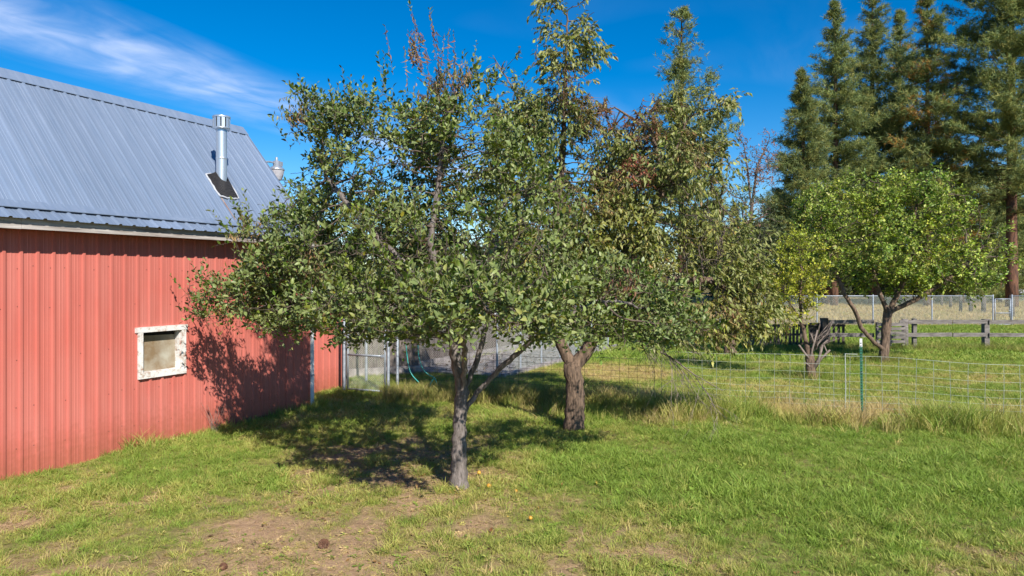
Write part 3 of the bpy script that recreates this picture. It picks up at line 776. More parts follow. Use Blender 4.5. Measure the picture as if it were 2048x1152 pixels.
def tree(name, label, cat, base, paths, attr, R0, tip, bark, lmat, tmpl, size, pal, wts, group=None, step=0.12, kill=0.2, infl=2.6,
         twig_r=0.012, nl=(5, 9), slen=(0.12, 0.35), spread=0.9, up=0.4, droop=0.0, per=1.0, dead=(), parts=300, limb_min=0.03, sprouts=(), extra=None, curl=1.0, clump=0.0, upw=0.55, flare=1.35, taper=None, cscale=1.5, hollow=()):
    t = empty(name, tuple(base)); tag(t, label, cat, group)
    B0 = np.array(base, float)
    P, par, nh = grow(paths, attr, step, infl, kill)
    rad, ch, w = radii(P, par, R0, tip)
    z0 = P[0][2]
    fl = 1 + (flare - 1) * np.exp(-(P[:, 2] - z0) / 0.16) * (np.arange(len(P)) < nh)
    rad = rad * fl
    if taper: rad = rad * (1 - (1 - taper[1]) * sm(taper[0] * .6, taper[0] * 1.25, P[:, 2] - z0))
    Pl = P - B0
    cs = chains(Pl, par, rad)
    trunk = [c for c in cs if c[0] == 0]
    limbs = sorted([c for c in cs if c[0] != 0 and rad[c[1]] > limb_min], key=lambda c: -rad[c[1]])[:14]
    lid = {id(c) for c in limbs} | {id(c) for c in trunk}
    tubes(Pl, par, rad, trunk, 'trunk', bark, t, tip, 0.35)
    for c in limbs: tubes(Pl, par, rad, [c], 'limb', bark, t, tip, 0.2)
    o = tubes(Pl, par, rad, [c for c in cs if id(c) not in lid], 'twigs', M['bark_twig'], t, tip)
    if o: o['kind'] = 'stuff'
    # shoots
    thin = np.nonzero((rad < twig_r) & (np.arange(len(P)) >= nh))[0]
    if per < 1: thin = thin[rng.random(len(thin)) < per]
    if per > 1: thin = np.concatenate([thin, rng.choice(thin, int(len(thin) * (per - 1)))])
    if clump > 0: thin = thin[(noise3(P[thin], cscale, 77) > clump) | (rng.random(len(thin)) < 0.07)]
    for (hx, hy, hY, hrx, hry, hrd, keep_) in hollow:      # few leaves grow in the shaded heart of the crown
        hc = at(hx, hy, hY); e_ = np.linalg.norm((P[thin] - hc) / np.array([hrx / F * hY, hrd, hry / F * hY]), axis=1)
        thin = thin[(e_ > 1 + .25 * (noise3(P[thin], 1.8, 6) - .5)) | (rng.random(len(thin)) < keep_)]
    n = len(thin); pd = norm(P[thin] - P[par[thin]])
    D = norm(pd * 0.6 + rng.normal(scale=0.55, size=(n, 3)) + np.array([0, 0, upw]))
    ln = rng.uniform(*slen, n); k = rng.integers(nl[0], nl[1] + 1, n)
    Bp = P[thin]
    if len(sprouts):
        sb = np.array([s[0] for s in sprouts]); sd = np.array([s[1] for s in sprouts]); sl_ = np.array([s[2] for s in sprouts]); sk = np.array([s[3] for s in sprouts])
        Bp = np.concatenate([Bp, sb]); D = np.concatenate([D, sd]); ln = np.concatenate([ln, sl_]); k = np.concatenate([k, sk])
    L = make_shoots(Bp, D, ln, k, size, spread, up, droop, curl)
    L['p'] = L['p']
    c = pick_cols(len(L['p']), pal, wts)
    shade = rng.uniform(0.8, 1.2, len(Bp))[L['shoot']]; c *= shade[:, None]
    hue = (noise3(Bp, 1.1, 5) - .5)[L['shoot']][:, None]; c *= 1 + hue * np.array([.55, .25, -.1])
    for (dx, dy, dY, rr, pr, dcols) in dead:
        dp = at(dx, dy, dY); dist = np.linalg.norm((L['p'] - dp) * np.array([1, 0.45, 1]), axis=1)
        m = (dist < rr) & (rng.random(len(dist)) < pr)
        c[m] = pick_cols(m.sum(), dcols, [1] * len(dcols))
        L['d'][m] = norm(L['d'][m] * 0.35 + np.array([0, 0, -1.0])); L['w'][m] *= 0.6; L['s'][m] *= 0.85; L['c'][m] *= 2.2
    L['col'] = c
    L['p'] = L['p'] - B0
    st = stems(Bp - B0, D, ln, 0.0032 if size < 0.12 else 0.005, 'shoots', M['bark_twig'], t, droop); st['kind'] = 'stuff'
    # the leaves that show largest are objects of their own
    if parts:
        camd = np.linalg.norm(L['p'] + B0 - np.array([0, 0, CAM_H]), axis=1)
        score = camd - L['s'] * 12 + np.abs((L['p'][:, 2] + B0[2]) - 2.2) * 0.3
        order = np.argsort(score); pick = order[:parts]; rest = order[parts:]
        shared = []
        for i in range(8):
            v, q, tt = tmpl; vv = v.copy(); vv[:, 2] *= rng.uniform(0.5, 1.6); vv[:, 1] *= rng.uniform(0.85, 1.15)
            cc = pick_cols(1, pal, wts)[0]
            shared.append(mesh_np('leaf', vv, [f for f in (q, tt) if len(f)], lmat, True, cc))
        for i in pick:
            X = norm(L['d'][i]); Z = norm(L['n'][i] - X * L['n'][i].dot(X)); Yv = np.cross(Z, X)
            lo = link('leaf', shared[random.randrange(8)], t)
            s = float(L['s'][i])
            Mx = Matrix(((X[0] * s, Yv[0] * s, Z[0] * s, L['p'][i][0]), (X[1] * s, Yv[1] * s, Z[1] * s, L['p'][i][1]), (X[2] * s, Yv[2] * s, Z[2] * s, L['p'][i][2]), (0, 0, 0, 1)))
            lo.matrix_local = Mx
        L = {k_: v_[rest] for k_, v_ in L.items()}
    fo = build_leaves(L, tmpl, 'foliage', lmat, t); fo['kind'] = 'stuff'
    print(name, 'nodes', len(P), 'shoots', len(Bp), 'leaves', len(c))
    if extra: extra(t, B0)
    return t
def px_path(pts): return [at(*p) for p in pts]

APPLE_PAL = [(0.112, 0.175, 0.026), (0.160, 0.22, 0.036), (0.225, 0.265, 0.058), (0.072, 0.125, 0.022), (0.27, 0.295, 0.10), (0.33, 0.31, 0.05)]
APPLE_W = [5, 4, 2.6, 5.5, 1.8, 0.4]
BROWN = [(0.20, 0.085, 0.045), (0.15, 0.06, 0.04), (0.27, 0.15, 0.08)]
TAN = [(0.33, 0.22, 0.10), (0.26, 0.15, 0.07), (0.20, 0.16, 0.06)]
gA = ground(918, 975); YA = gA[1]
ap = [(None, 0, [gA - np.array([0, 0, .08]), at(917, 905, YA), at(919, 835, YA + .02), at(926, 785, YA + .05)]),
      (0, 3, px_path([(915, 735, YA + .02), (905, 680, YA), (880, 590, YA), (860, 480, YA + .1), (880, 350, YA + .2), (890, 230, YA + .2)])),
      (0, 2, px_path([(955, 785, YA + .02), (1000, 738, YA - .1), (1055, 688, YA - .3), (1120, 640, YA - .5), (1200, 600, YA - .3)])),
      (0, 3, px_path([(955, 720, YA + .1), (975, 640, YA + .3), (985, 540, YA + .4), (1000, 420, YA + .5)])),
      (1, 2, px_path([(830, 650, YA + .3), (740, 620, YA + .6), (640, 610, YA + .9), (500, 600, YA + 2.2)])),
      (1, 3, px_path([(800, 520, YA + .2), (720, 440, YA + .4), (650, 350, YA + .7)])),
      (0, 3, px_path([(930, 720, YA - .25), (925, 660, YA - .7), (930, 610, YA - 1.2)]))]
ablobs = [(760, 672, 9.0, 90, 30, .7), (1080, 672, 8.2, 100, 26, .7),
          (760, 240, 10.2, 70, 50, .7), (985, 210, 10.3, 50, 80, .6), (1020, 330, 10.0, 90, 100, .9), (660, 240, 10.6, 60, 60, .6),
          (475, 605, 12.0, 100, 66, 0.75), (400, 590, 12.2, 40, 45, .4), (560, 560, 11.2, 95, 85, .9), (606, 250, 10.5, 32, 30, .5), (720, 400, 11.3, 110, 120, .7), (830, 350, 11.2, 120, 130, .7), (760, 260, 10.6, 90, 70, .7), (920, 260, 11.0, 80, 120, .7), (680, 280, 10.9, 90, 70, .6), (515, 470, 10.9, 55, 55, .5), (610, 225, 10.4, 30, 45, .5), (1310, 672, 10.2, 100, 22, .6), (1210, 680, 9.8, 70, 22, .6), (580, 585, 10.6, 130, 95, 1.2), (640, 480, 10.4, 110, 110, 1.1), (682, 300, 10.4, 60, 90, 0.8), (720, 350, 10.2, 100, 120, 1.1),
          (820, 300, 10.0, 105, 120, 1.2), (890, 210, 10.0, 60, 90, 0.8), (930, 330, 10.0, 80, 130, 1.0), (800, 520, 9.4, 150, 130, 1.6),
          (730, 620, 8.8, 130, 75, 1.2), (900, 590, 8.0, 160, 95, 1.2), (1000, 520, 8.8, 140, 120, 1.5), (1110, 590, 9.0, 130, 95, 1.3), (1220, 590, 9.8, 110, 75, 1.1),
          (1330, 610, 10.4, 90, 55, 0.8), (1000, 400, 9.8, 100, 110, 1.2), (640, 400, 11.2, 90, 90, 0.9), (820, 560, 11.4, 220, 110, 1.0), (1040, 640, 8.2, 110, 45, .8), (840, 655, 8.2, 110, 38, .8), (880, 640, 7.2, 140, 45, .6), (1050, 620, 7.2, 120, 52, .6), (1180, 650, 9.0, 110, 42, .8), (1290, 645, 9.6, 90, 42, .8), (1390, 640, 10.3, 60, 35, .6),
          (700, 660, 9.2, 90, 38, .8), (900, 440, 10.8, 150, 150, 1.0), (1060, 420, 10.6, 110, 130, .9), (980, 300, 10.5, 60, 110, .7), (600, 620, 9.9, 90, 50, .8)]
aat = blobs_to_pts(ablobs, 150, 0.39, 12, 1.25)
def sprout_list(items, lmin, lmax, leaf_gap=0.042):
    out = []
    for (x, y, Y, lean) in items:
        l_ = random.uniform(lmin, lmax)
        out.append((at(x, y, Y), np.array([lean + random.uniform(-.08, .08), random.uniform(-.12, .12), 1.0]), l_, int(l_ / leaf_gap)))
    return out
asp = sprout_list([(690, 190, 10.2, -.05), (650, 230, 10.3, -.15), (615, 240, 10.4, -.12), (700, 215, 10.1, .1), (775, 210, 10, -.05), (785, 240, 10, .1), (820, 225, 10, .15),
                   (745, 265, 10.1, 0), (880, 150, 10, .1), (895, 120, 10, .05), (905, 170, 9.9, .08), (860, 180, 10, -.15), (845, 150, 10, -.25), (835, 120, 10, -.3), (870, 120, 10, -.05), (930, 200, 9.9, .1), (575, 285, 10.4, -.7),
                   (600, 290, 10.4, -.4), (500, 450, 10.8, -.15), (515, 480, 10.8, -.4), (470, 545, 11.8, -.1), (400, 570, 12.1, -.35), (385, 600, 12.1, -.9), (420, 560, 12.0, -.2), (470, 480, 10.9, -.8)], 0.38, 0.62)
asp += sprout_list([(random.uniform(720, 1180), random.uniform(420, 640), random.uniform(7.3, 8.2), random.uniform(-.3, .3)) for _ in range(60)], 0.25, 0.5)
asp += sprout_list([(random.uniform(600, 960), 0, random.uniform(9.6, 10.6), random.uniform(-.2, .15)) for _ in range(22)], .4, .7)
asp = [(p if p[2] < 6.6 else at(1024 + p[0] / p[1] * F, 330 - 150 * math.exp(-((1024 + p[0] / p[1] * F - 860) / 170) ** 2) - random.uniform(20, 60), p[1]), d, l, n_) for p, d, l, n_ in asp]
asp += sprout_list([(835, 60, 10.0, -.25), (868, 70, 10.0, -.1)], 0.3, 0.4, 0.02) + sprout_list([(838 + random.uniform(-12, 30), 100 + random.uniform(-30, 40), 10.0, -.3) for _ in range(14)], 0.12, 0.28, 0.02)
tree('apple_tree', 'largest leafy apple tree with upright shoots beside the red barn', 'tree', gA, ap, aat, 0.098, 0.0035, M['bark_apple'], M['leaf_apple'], leaf_template(0.27, 0.10, 0.28), 0.082,
     APPLE_PAL, APPLE_W, step=0.09, kill=0.13, twig_r=0.0105, nl=(5, 10), slen=(0.12, 0.36), sprouts=asp, limb_min=0.022, per=2.05, clump=0.455, cscale=1.6, flare=1.6, hollow=[(800, 440, 9.9, 190, 150, .95, .22), (1010, 480, 9.6, 130, 130, .8, .22)],
     dead=[(845, 90, 10, .5, .95, BROWN), (875, 140, 10, .5, .9, BROWN + TAN), (832, 505, 8.6, .25, .8, BROWN), (1240, 570, 9.4, .3, .8, BROWN), (590, 230, 10.3, .25, .8, TAN),
           (505, 470, 10.8, .35, .6, TAN), (640, 520, 10.3, .35, .5, TAN), (850, 330, 9.6, .2, .7, BROWN), (790, 400, 9.3, .2, .7, BROWN), (1030, 400, 9.3, .2, .5, TAN), (430, 640, 11.3, .3, .35, TAN)])

PEAR_PAL = [(0.18, 0.22, 0.038), (0.24, 0.27, 0.055), (0.30, 0.305, 0.075), (0.11, 0.155, 0.030), (0.36, 0.30, 0.09), (0.28, 0.17, 0.07)]
PEAR_W = [5, 5, 3, 3, 1.0, 0.5]
gB = ground(1148, 858); YB = gB[1]
pp = [(None, 0, [gB - np.array([0, 0, .1]), at(1149, 800, YB), at(1148, 750, YB), at(1146, 735, YB)]),
      (0, 3, px_path([(1128, 700, YB), (1108, 650, YB - .05), (1105, 560, YB), (1118, 420, YB + .1), (1128, 260, YB), (1132, 120, YB), (1135, 20, YB)])),
      (0, 3, px_path([(1172, 705, YB), (1192, 665, YB), (1230, 600, YB - .1), (1290, 480, YB), (1330, 360, YB), (1370, 250, YB)])),
      (2, 3, px_path([(1330, 560, YB - .2), (1420, 560, YB - .2), (1500, 600, YB)])),
      (1, 4, px_path([(1080, 300, YB + .2), (1040, 200, YB + .2), (985, 110, YB + .3)])),
      (2, 5, px_path([(1400, 330, YB + .2), (1440, 330, YB + .3)])),
      (2, 5, px_path([(1300, 260, YB), (1230, 215, YB)]))]
pblobs = [(1205, 330, YB + .6, 80, 130, .7), (1150, 260, YB + .3, 90, 90, .8), (1090, 300, YB + .6, 90, 110, .7), (1250, 430, YB + .7, 90, 130, .7),
          (1430, 650, 12.8, 90, 38, .6), (1350, 670, 12.9, 70, 25, .5), (1540, 640, YB, 35, 35, .4),
          (1120, 330, YB + 1.0, 110, 140, .5), (1390, 430, YB + 1.1, 120, 150, .5), (1180, 110, YB, 30, 40, .4), (1080, 120, YB, 35, 45, .4),
          (1240, 420, YB, 60, 120, .9), (1230, 300, YB, 40, 60, .6), (1250, 540, YB, 90, 80, 1.0), (1480, 520, YB, 60, 80, .8), (1450, 330, YB, 50, 50, .6), (1080, 480, YB, 90, 100, 1.0), (1330, 200, YB + .2, 45, 35, .5),
          (1095, 30, YB, 32, 55, .5), (1165, 40, YB, 30, 70, .5), (1130, 130, YB, 45, 80, .7), (1130, 220, YB, 75, 80, .9), (1190, 130, YB, 25, 20, .3), (1020, 125, YB + .2, 62, 35, .6), (1060, 230, YB + .2, 90, 90, 1.0),
          (1050, 360, YB, 90, 110, 1.1), (1150, 350, YB, 90, 100, 1.1), (1170, 460, YB - .1, 95, 90, 1.1), (1350, 260, YB, 60, 70, .8), (1300, 240, YB, 45, 40, .5), (1420, 215, YB, 50, 30, .45), (1470, 195, YB, 25, 14, .25),
          (1340, 360, YB, 90, 90, 1.1), (1420, 350, YB + .1, 75, 90, .9), (1440, 450, YB, 70, 80, .9), (1350, 470, YB - .2, 110, 100, 1.3), (1390, 560, YB - .2, 110, 80, 1.1), (1480, 610, YB, 75, 55, .7), (1530, 625, YB, 40, 50, .5), (1270, 600, YB - .3, 80, 60, .9), (1440, 640, YB - .2, 90, 40, .6)]
pat = blobs_to_pts(pblobs, 145, 0.38, 9, 1.0)
def dead_limb(t, B0):
    mb = MB()
    def rec(p, d, l, r, lv):
        q = [Vector(p)]; dd = Vector(d).normalized()
        for i in range(4):
            dd = (dd + Vector((random.uniform(-.22, .22), random.uniform(-.22, .22), random.uniform(-.25, .12)))).normalized()
            q.append(q[-1] + dd * l / 4)
        mb.tube(q, [r, r * .9, r * .75, r * .55, r * .3], 5 if lv < 1 else 3)
        if lv < 3:
            for i in range(5 if lv < 2 else 3):
                k = random.randint(1, 4); nd = (dd + Vector((random.uniform(-.9, .9), random.uniform(-.9, .9), random.uniform(-.8, .35)))).normalized()
                rec(q[k], nd, l * random.uniform(.35, .6), r * .5, lv + 1)
    for s, e, r in (((1205, 672, YB), (1390, 690, YB - .5), .022), ((1230, 660, YB), (1470, 735, YB - .8), .018), ((1300, 672, YB - .2), (1400, 745, YB - .6), .012), ((1260, 655, YB - .3), (1330, 705, YB - .5), .012)):
        a, b = Vector(at(*s) - B0), Vector(at(*e) - B0); rec(a, b - a, (b - a).length, r, 0)
    o = mb.build('dead_branches', M['bark_dead'], t, True); o['kind'] = 'stuff'
tree('pear_tree', 'tall drooping-leaved fruit tree with thick forked trunk and two leaders behind the apple tree', 'tree', gB, pp, pat, 0.178, 0.0045, M['bark_pear'], M['leaf_pear'], leaf_template_small(0.23, 0.10, 0.55), 0.108,
     PEAR_PAL, PEAR_W, step=0.105, kill=0.15, infl=3, twig_r=0.013, nl=(7, 11), slen=(0.15, 0.42), spread=1.0, up=0.0, droop=0.85, limb_min=0.03, parts=0, extra=dead_limb, clump=0.46, cscale=1.35, hollow=[(1120, 380, YB, 75, 140, .6, .15), (1390, 440, YB, 95, 130, .75, .15)], upw=0.1, per=2.3, flare=1.2,
     dead=[(985, 110, YB + .3, .45, .7, BROWN + TAN), (1050, 90, YB, .4, .6, BROWN + TAN), (1140, 190, YB, .5, .6, TAN + BROWN), (1190, 240, YB, .5, .7, TAN), (1290, 240, YB, .5, .8, BROWN), (1240, 210, YB, .5, .8, BROWN), (1200, 380, YB - .6, .5, .5, TAN), (1150, 405, YB - .9, .25, .5, [(0.38, 0.16, 0.07), (0.28, 0.14, 0.07)]),
           (1400, 290, YB - .5, .45, .55, TAN), (1270, 350, YB, .4, .7, [(0.42, 0.16, 0.10), (0.30, 0.10, 0.07)]), (1090, 365, YB - 1, .12, .9, [(0.7, 0.30, 0.02)]), (1115, 375, YB - 1, .12, .9, [(0.7, 0.32, 0.02)]), (1440, 640, YB - .5, .5, .5, TAN), (1370, 500, YB - .8, .3, .4, TAN)])

gC = ground(1768, 727); YC = gC[1]
rp = [(None, 0, [gC - np.array([0, 0, .1]), at(1768, 700, YC), at(1772, 660, YC), at(1776, 625, YC)]),
      (0, 1, px_path([(1748, 685, YC - .2), (1722, 655, YC - .3), (1712, 625, YC - .4), (1690, 590, YC - .5), (1660, 520, YC - .4), (1640, 430, YC - .3)])),
      (0, 3, px_path([(1760, 590, YC), (1745, 540, YC + .1), (1740, 450, YC), (1730, 370, YC)])),
      (0, 3, px_path([(1800, 580, YC), (1820, 520, YC), (1830, 420, YC)])),
      (0, 3, px_path([(1830, 600, YC - .2), (1880, 570, YC - .4), (1940, 520, YC - .3)]))]
rblobs = [(1660, 440, YC - .3, 75, 80, 1.3), (1730, 400, YC, 75, 65, 1.4), (1820, 400, YC, 70, 60, 1.4), (1880, 430, YC, 80, 80, 1.4), (1960, 490, YC, 60, 70, 1.2), (1750, 480, YC - .8, 110, 70, 1.5), (1860, 530, YC - .6, 110, 65, 1.5), (1640, 520, YC, 50, 60, 1.0), (1730, 360, YC, 30, 35, .7), (1930, 560, YC - .3, 70, 38, 1.0), (1790, 560, YC + .6, 130, 40, 1.2), (2000, 520, YC, 35, 40, .7)]
RAP_PAL = [(0.215, 0.315, 0.04), (0.29, 0.375, 0.06), (0.36, 0.41, 0.08), (0.13, 0.205, 0.035), (0.42, 0.43, 0.12)]
tree('apple_tree', 'round yellow-green apple tree on a forked leaning trunk before the wooden rail fence', 'tree', gC, rp, blobs_to_pts(rblobs, 26, 0.31, 21, 0.8), 0.155, 0.007, M['bark_pear'], M['leaf_far'], leaf_template_small(0.30, 0.12, 0.3), 0.125,
     RAP_PAL, [4, 5, 3, 3, 1], step=0.17, kill=0.225, infl=4, twig_r=0.026, nl=(6, 10), slen=(0.2, 0.5), parts=0, limb_min=0.05, clump=0.40, cscale=1.0, per=2.7, up=0.1, droop=0.1)

gD = ground(1625, 760); YD = gD[1]
sp_ = [(None, 0, [gD - np.array([0, 0, .1]), at(1618, 710, YD), at(1608, 665, YD), at(1602, 640, YD)]),
       (0, 3, px_path([(1600, 600, YD), (1604, 540, YD), (1598, 500, YD)])), (0, 3, px_path([(1575, 600, YD), (1560, 560, YD)]))]
sblobs = [(1600, 505, YD, 50, 42, .9), (1570, 560, YD, 45, 45, .8), (1608, 580, YD, 38, 55, .7), (1570, 625, YD, 35, 30, .5), (1560, 610, YD, 30, 25, .5), (1630, 560, YD, 25, 35, .5), (1600, 640, YD, 18, 25, .4)]
def stubs(t, B0):
    mb = MB()
    for (a, b, r) in (((1622, 745), (1645, 690), .05), ((1626, 742), (1660, 700), .04), ((1618, 735), (1635, 660), .035), ((1640, 705), (1655, 680), .028), ((1620, 720), (1598, 690), .04), ((1622, 745), (1610, 725), .03), ((1650, 715), (1648, 690), .024), ((1632, 700), (1648, 672), .02), ((1628, 690), (1622, 668), .03)):
        p, q = at(*a, YD - .02) - B0, at(*b, YD - random.uniform(.05, .3)) - B0; m_ = (p + q) / 2 + rng.normal(scale=.04, size=3)
        mb.tube([p, m_, q], [r, r * .8, r * .6], 7)
    o = mb.build('pruned_stubs', M['bark_dead'], t, True); o['kind'] = 'stuff'
    mb = MB(); pts = [at(1606, 680, YD) - B0]
    for i in range(26):
        p = at(1625 + random.uniform(-8, 10), 690 + random.uniform(-15, 15), YD) - B0; q = p + np.array([random.uniform(-.3, .75), random.uniform(-.4, .2), random.uniform(.2, .75)])
        mb.tube([p, (p + q) / 2 + rng.normal(scale=.06, size=3), q], [.009, .007, .004], 3)
    o = mb.build('twigs', M['bark_dead'], t, True); o['kind'] = 'stuff'
tree('pruned_tree', 'small yellow-leaved tree with hacked-off grey stubs on its short trunk', 'tree', gD, sp_, blobs_to_pts(sblobs, 75, 0.26, 5, 1.1), 0.13, 0.005, M['bark_pear'], M['leaf_far'], leaf_template_small(0.32, 0.1, 0.25), 0.085,
     [(0.31, 0.35, 0.03), (0.39, 0.41, 0.045), (0.22, 0.28, 0.035), (0.45, 0.42, 0.07)], [4, 4, 2, 1], step=0.11, kill=0.14, infl=3, twig_r=0.02, nl=(6, 9), slen=(.15, .35), parts=0, limb_min=.05, extra=stubs, per=1.9, taper=(1.0, .42))

gE = ground(1460, 712); YE = gE[1]
ep = [(None, 0, [gE - np.array([0, 0, .1]), at(1462, 660, YE), at(1470, 600, YE), at(1480, 540, YE), at(1490, 450, YE)])]
eblobs = [(1490, 450, YE, 60, 70, 1.3), (1530, 500, YE + .5, 55, 70, 1.3), (1450, 520, YE, 60, 80, 1.3), (1500, 560, YE, 70, 60, 1.3), (1525, 430, YE + .5, 35, 45, .9)]
def dead_sprays(t, B0):
    mb = MB()
    for i in range(50):
        p = at(1510 + random.uniform(-15, 35), 600 + random.uniform(-70, 10), YE - 1.2) - B0; q = p + np.array([random.uniform(-.9, .3), random.uniform(-.4, .2), random.uniform(.3, 1.4)])
        mb.tube([p, (p + q) / 2 + rng.normal(scale=.08, size=3), q], [.012, .009, .004], 3)
    o = mb.build('dead_branches', M['bark_dead'], t, True); o['kind'] = 'stuff'
tree('grey_green_tree', 'dull grey-green tree with bare dead sprays behind the drooping fruit tree', 'tree', gE, ep, blobs_to_pts(eblobs, 17, 0.33, 8, .8), 0.22, 0.008, M['bark_pear'], M['leaf_far'], leaf_template_small(0.25, .1, .3), 0.11,
     [(0.085, 0.115, 0.045), (0.12, 0.145, 0.06), (0.06, 0.085, 0.035)], [1, 1, 1], step=.19, kill=.27, infl=4, twig_r=.03, nl=(6, 10), slen=(.2, .5), parts=0, limb_min=.06, extra=dead_sprays, per=1.6)

gF = at(1505, 610, 40); gF[2] = 0
fp_ = [(None, 0, [gF, at(1500, 480, 40), at(1503, 420, 40), at(1515, 330, 40)]), (0, 2, px_path([(1495, 340, 40), (1488, 290, 40)])), (0, 3, px_path([(1530, 300, 40), (1540, 275, 40)]))]
fblobs = [(1490, 310, 40, 14, 45, .7), (1535, 290, 40, 18, 40, .7), (1515, 340, 40, 28, 50, 1.0), (1505, 420, 40, 20, 50, .8), (1545, 330, 40, 15, 50, .7), (1475, 280, 40, 8, 22, .4)]
tree('bare_sapling', 'thin nearly bare tree with sparse pinkish leaves against the blue sky', 'tree', gF, fp_, blobs_to_pts(fblobs, 45, 0.3, 3, .8), 0.11, 0.008, M['bark_twig'], M['leaf_far'], leaf_template_small(.3, .1, .2), 0.13,
     [(0.30, 0.17, 0.13), (0.22, 0.12, 0.10), (0.36, 0.22, 0.12)], [2, 2, 1], step=.2, kill=.25, infl=4, twig_r=.03, nl=(3, 6), slen=(.2, .45), parts=0, limb_min=.07, per=1.2)

# ---- conifers
def pine(label, x, ytop, Y, hw, base_frac, seed, R0=None, dens=1.0, sparse=0.04, orange=0.0, tone=1.0, shape=0.98, group='tall pines at the edge of the far woods', tuft=0.47, cut=0.25):
    r_ = np.random.default_rng(seed)
    X = (x - 1024) / F * Y; H = CAM_H + (HOR - ytop) / F * Y; W = 1.62 * hw / F * Y
    R0 = R0 or H * 0.0125
    t = empty('pine_tree', (X, Y, 0)); tag(t, label, 'pine tree', group)
    zs = np.linspace(-.2, H, 14); lean = r_.normal(scale=.05, size=2)
    ctr = np.stack([lean[0] * np.sin(zs / H * 3), lean[1] * np.sin(zs / H * 2), zs], 1)
    MB().tube(ctr, list(np.maximum(.02, R0 * (1 - zs / H) ** 0.85 + .02)), 10).build('trunk', M['bark_pine'], t, True)
    tb = []; z = base_frac * H; brs = MB()
    while z < H - 0.15:
        f = (z - base_frac * H) / (H * (1 - base_frac))
        rad = W * ((1 - f) ** shape) * (0.35 + 0.65 * min(1, (f + .08) / .22)) + 0.15
        nb = r_.integers(5, 8)
        for k in range(nb):
            if r_.random() < sparse: continue
            a = r_.random() * 6.283; l_ = rad * r_.uniform(.55, 1.12); el = r_.uniform(-.15, .35) + f * 0.55
            n = max(3, int(l_ / .3)); c0 = np.array([lean[0] * math.sin(z / H * 3), lean[1] * math.sin(z / H * 2), z + r_.uniform(-.2, .2)])
            d = np.array([math.cos(a), math.sin(a), el]); pts = []
            for i in range(n + 1):
                s = i / n; pts.append(c0 + d * l_ * s + np.array([0, 0, 0.18 * l_ * (s * s - .6 * s)]))
            brs.tube(pts, list(np.linspace(max(.018, R0 * .13 * (1 - f)), .012, n + 1)), 3, cap=False)
            for i in range(n + 1):
                s = i / n
                if s < 0.22 - .3 * f: continue
                m_ = int(round(dens * (8.2 + 8.2 * s) * min(1, .45 + 1.6 * (1 - f))))
                for j in range(m_):
                    tb.append(np.append(pts[i] + r_.normal(scale=(.34, .34, .13)) * min(1, .25 + 1.9 * (1 - f)), a))
        z += r_.uniform(.34, .66) * (1 + .6 * (1 - f)) * (H / 24) ** .5
    o = brs.build('branches', M['bark_pine'], t); o['kind'] = 'stuff'
    tb = np.array(tb); tb = tb[(noise3(tb[:, :3] + seed * 17.0, 0.95, seed) > cut) | (r_.random(len(tb)) < .10)]; n = len(tb); K = 9
    od = np.stack([np.cos(tb[:, 3]), np.sin(tb[:, 3]), np.full(n, .45)], 1)
    dirs = norm(r_.normal(size=(n, K, 3)) + od[:, None] * 0.75)
    L = tuft * r_.uniform(.6, 1.15, (n, K, 1)); c = tb[:, None, :3] + r_.normal(scale=.05, size=(n, K, 3))
    sd = norm(np.cross(dirs, r_.normal(size=(n, K, 3)))) * 0.023
    V = np.stack([c - sd, c + sd, c + dirs * L], 2).reshape(-1, 3)
    Fc = np.arange(len(V)).reshape(-1, 3)
    pal = np.array([(0.165, 0.215, 0.070), (0.225, 0.255, 0.078), (0.115, 0.165, 0.068), (0.29, 0.285, 0.085)]) * tone
    cc = pal[r_.choice(4, n, p=[.35, .3, .2, .15])] * r_.uniform(.8, 1.2, (n, 1))
    if orange > 0:
        mo = (r_.random(n) < orange) & (noise3(tb[:, :3], .8, seed) > .56); cc[mo] = np.array([.36, .20, .05]) * r_.uniform(.7, 1.2, (mo.sum(), 1))
    col = np.repeat(cc, K * 3, 0)
    o = link('needles', mesh_np('needles', V, [Fc], M['needle'], False, col), t); o['kind'] = 'stuff'
    print('pine', n)
    return t
pine('lone slender pine rising behind the drooping fruit tree', 1363, 16, 46, 82, 0.22, 1, dens=.85, sparse=.12, shape=.85, tuft=.36, cut=.43)
pine('shortest pine at the left edge of the far clump', 1606, 138, 62, 62, .10, 2, dens=.7, tone=.85)
pine('pointed pine just right of the shortest pine in the far clump', 1668, 6, 66, 82, .12, 3, dens=.62)
pine('tall dark pine between the pointed pine and the orange-flecked pine', 1745, -45, 70, 82, .15, 4, dens=.6, tone=.9, sparse=.05)
pine('thin pine half hidden behind the orange-flecked pine', 1800, 20, 78, 62, .12, 5, dens=.55)
pine('orange-flecked tall pine in the middle of the far clump', 1855, -25, 65, 85, .12, 6, dens=.62, orange=.35, tone=.95)
pine('short broad pine filling the gap left of the big red-barked pine', 1925, 335, 72, 85, .06, 7, dens=.6, tone=1.0)
pine('big red-barked pine with a bare lower trunk at the right edge', 2024, -190, 63, 112, .24, 8, R0=0.50, dens=.85, sparse=.05, shape=.5, cut=.36)
pine('low young pine under the red-barked pine at the right edge', 2000, 330, 76, 75, .05, 9, dens=.6)
pine('tall pine beyond the right edge of the clump, behind the red-barked pine', 2110, -60, 80, 95, .1, 10, dens=.5)
pine('dark low pine behind the yellow-leaved pruned tree', 1560, 380, 74, 62, .05, 11, dens=.6, tone=.8)
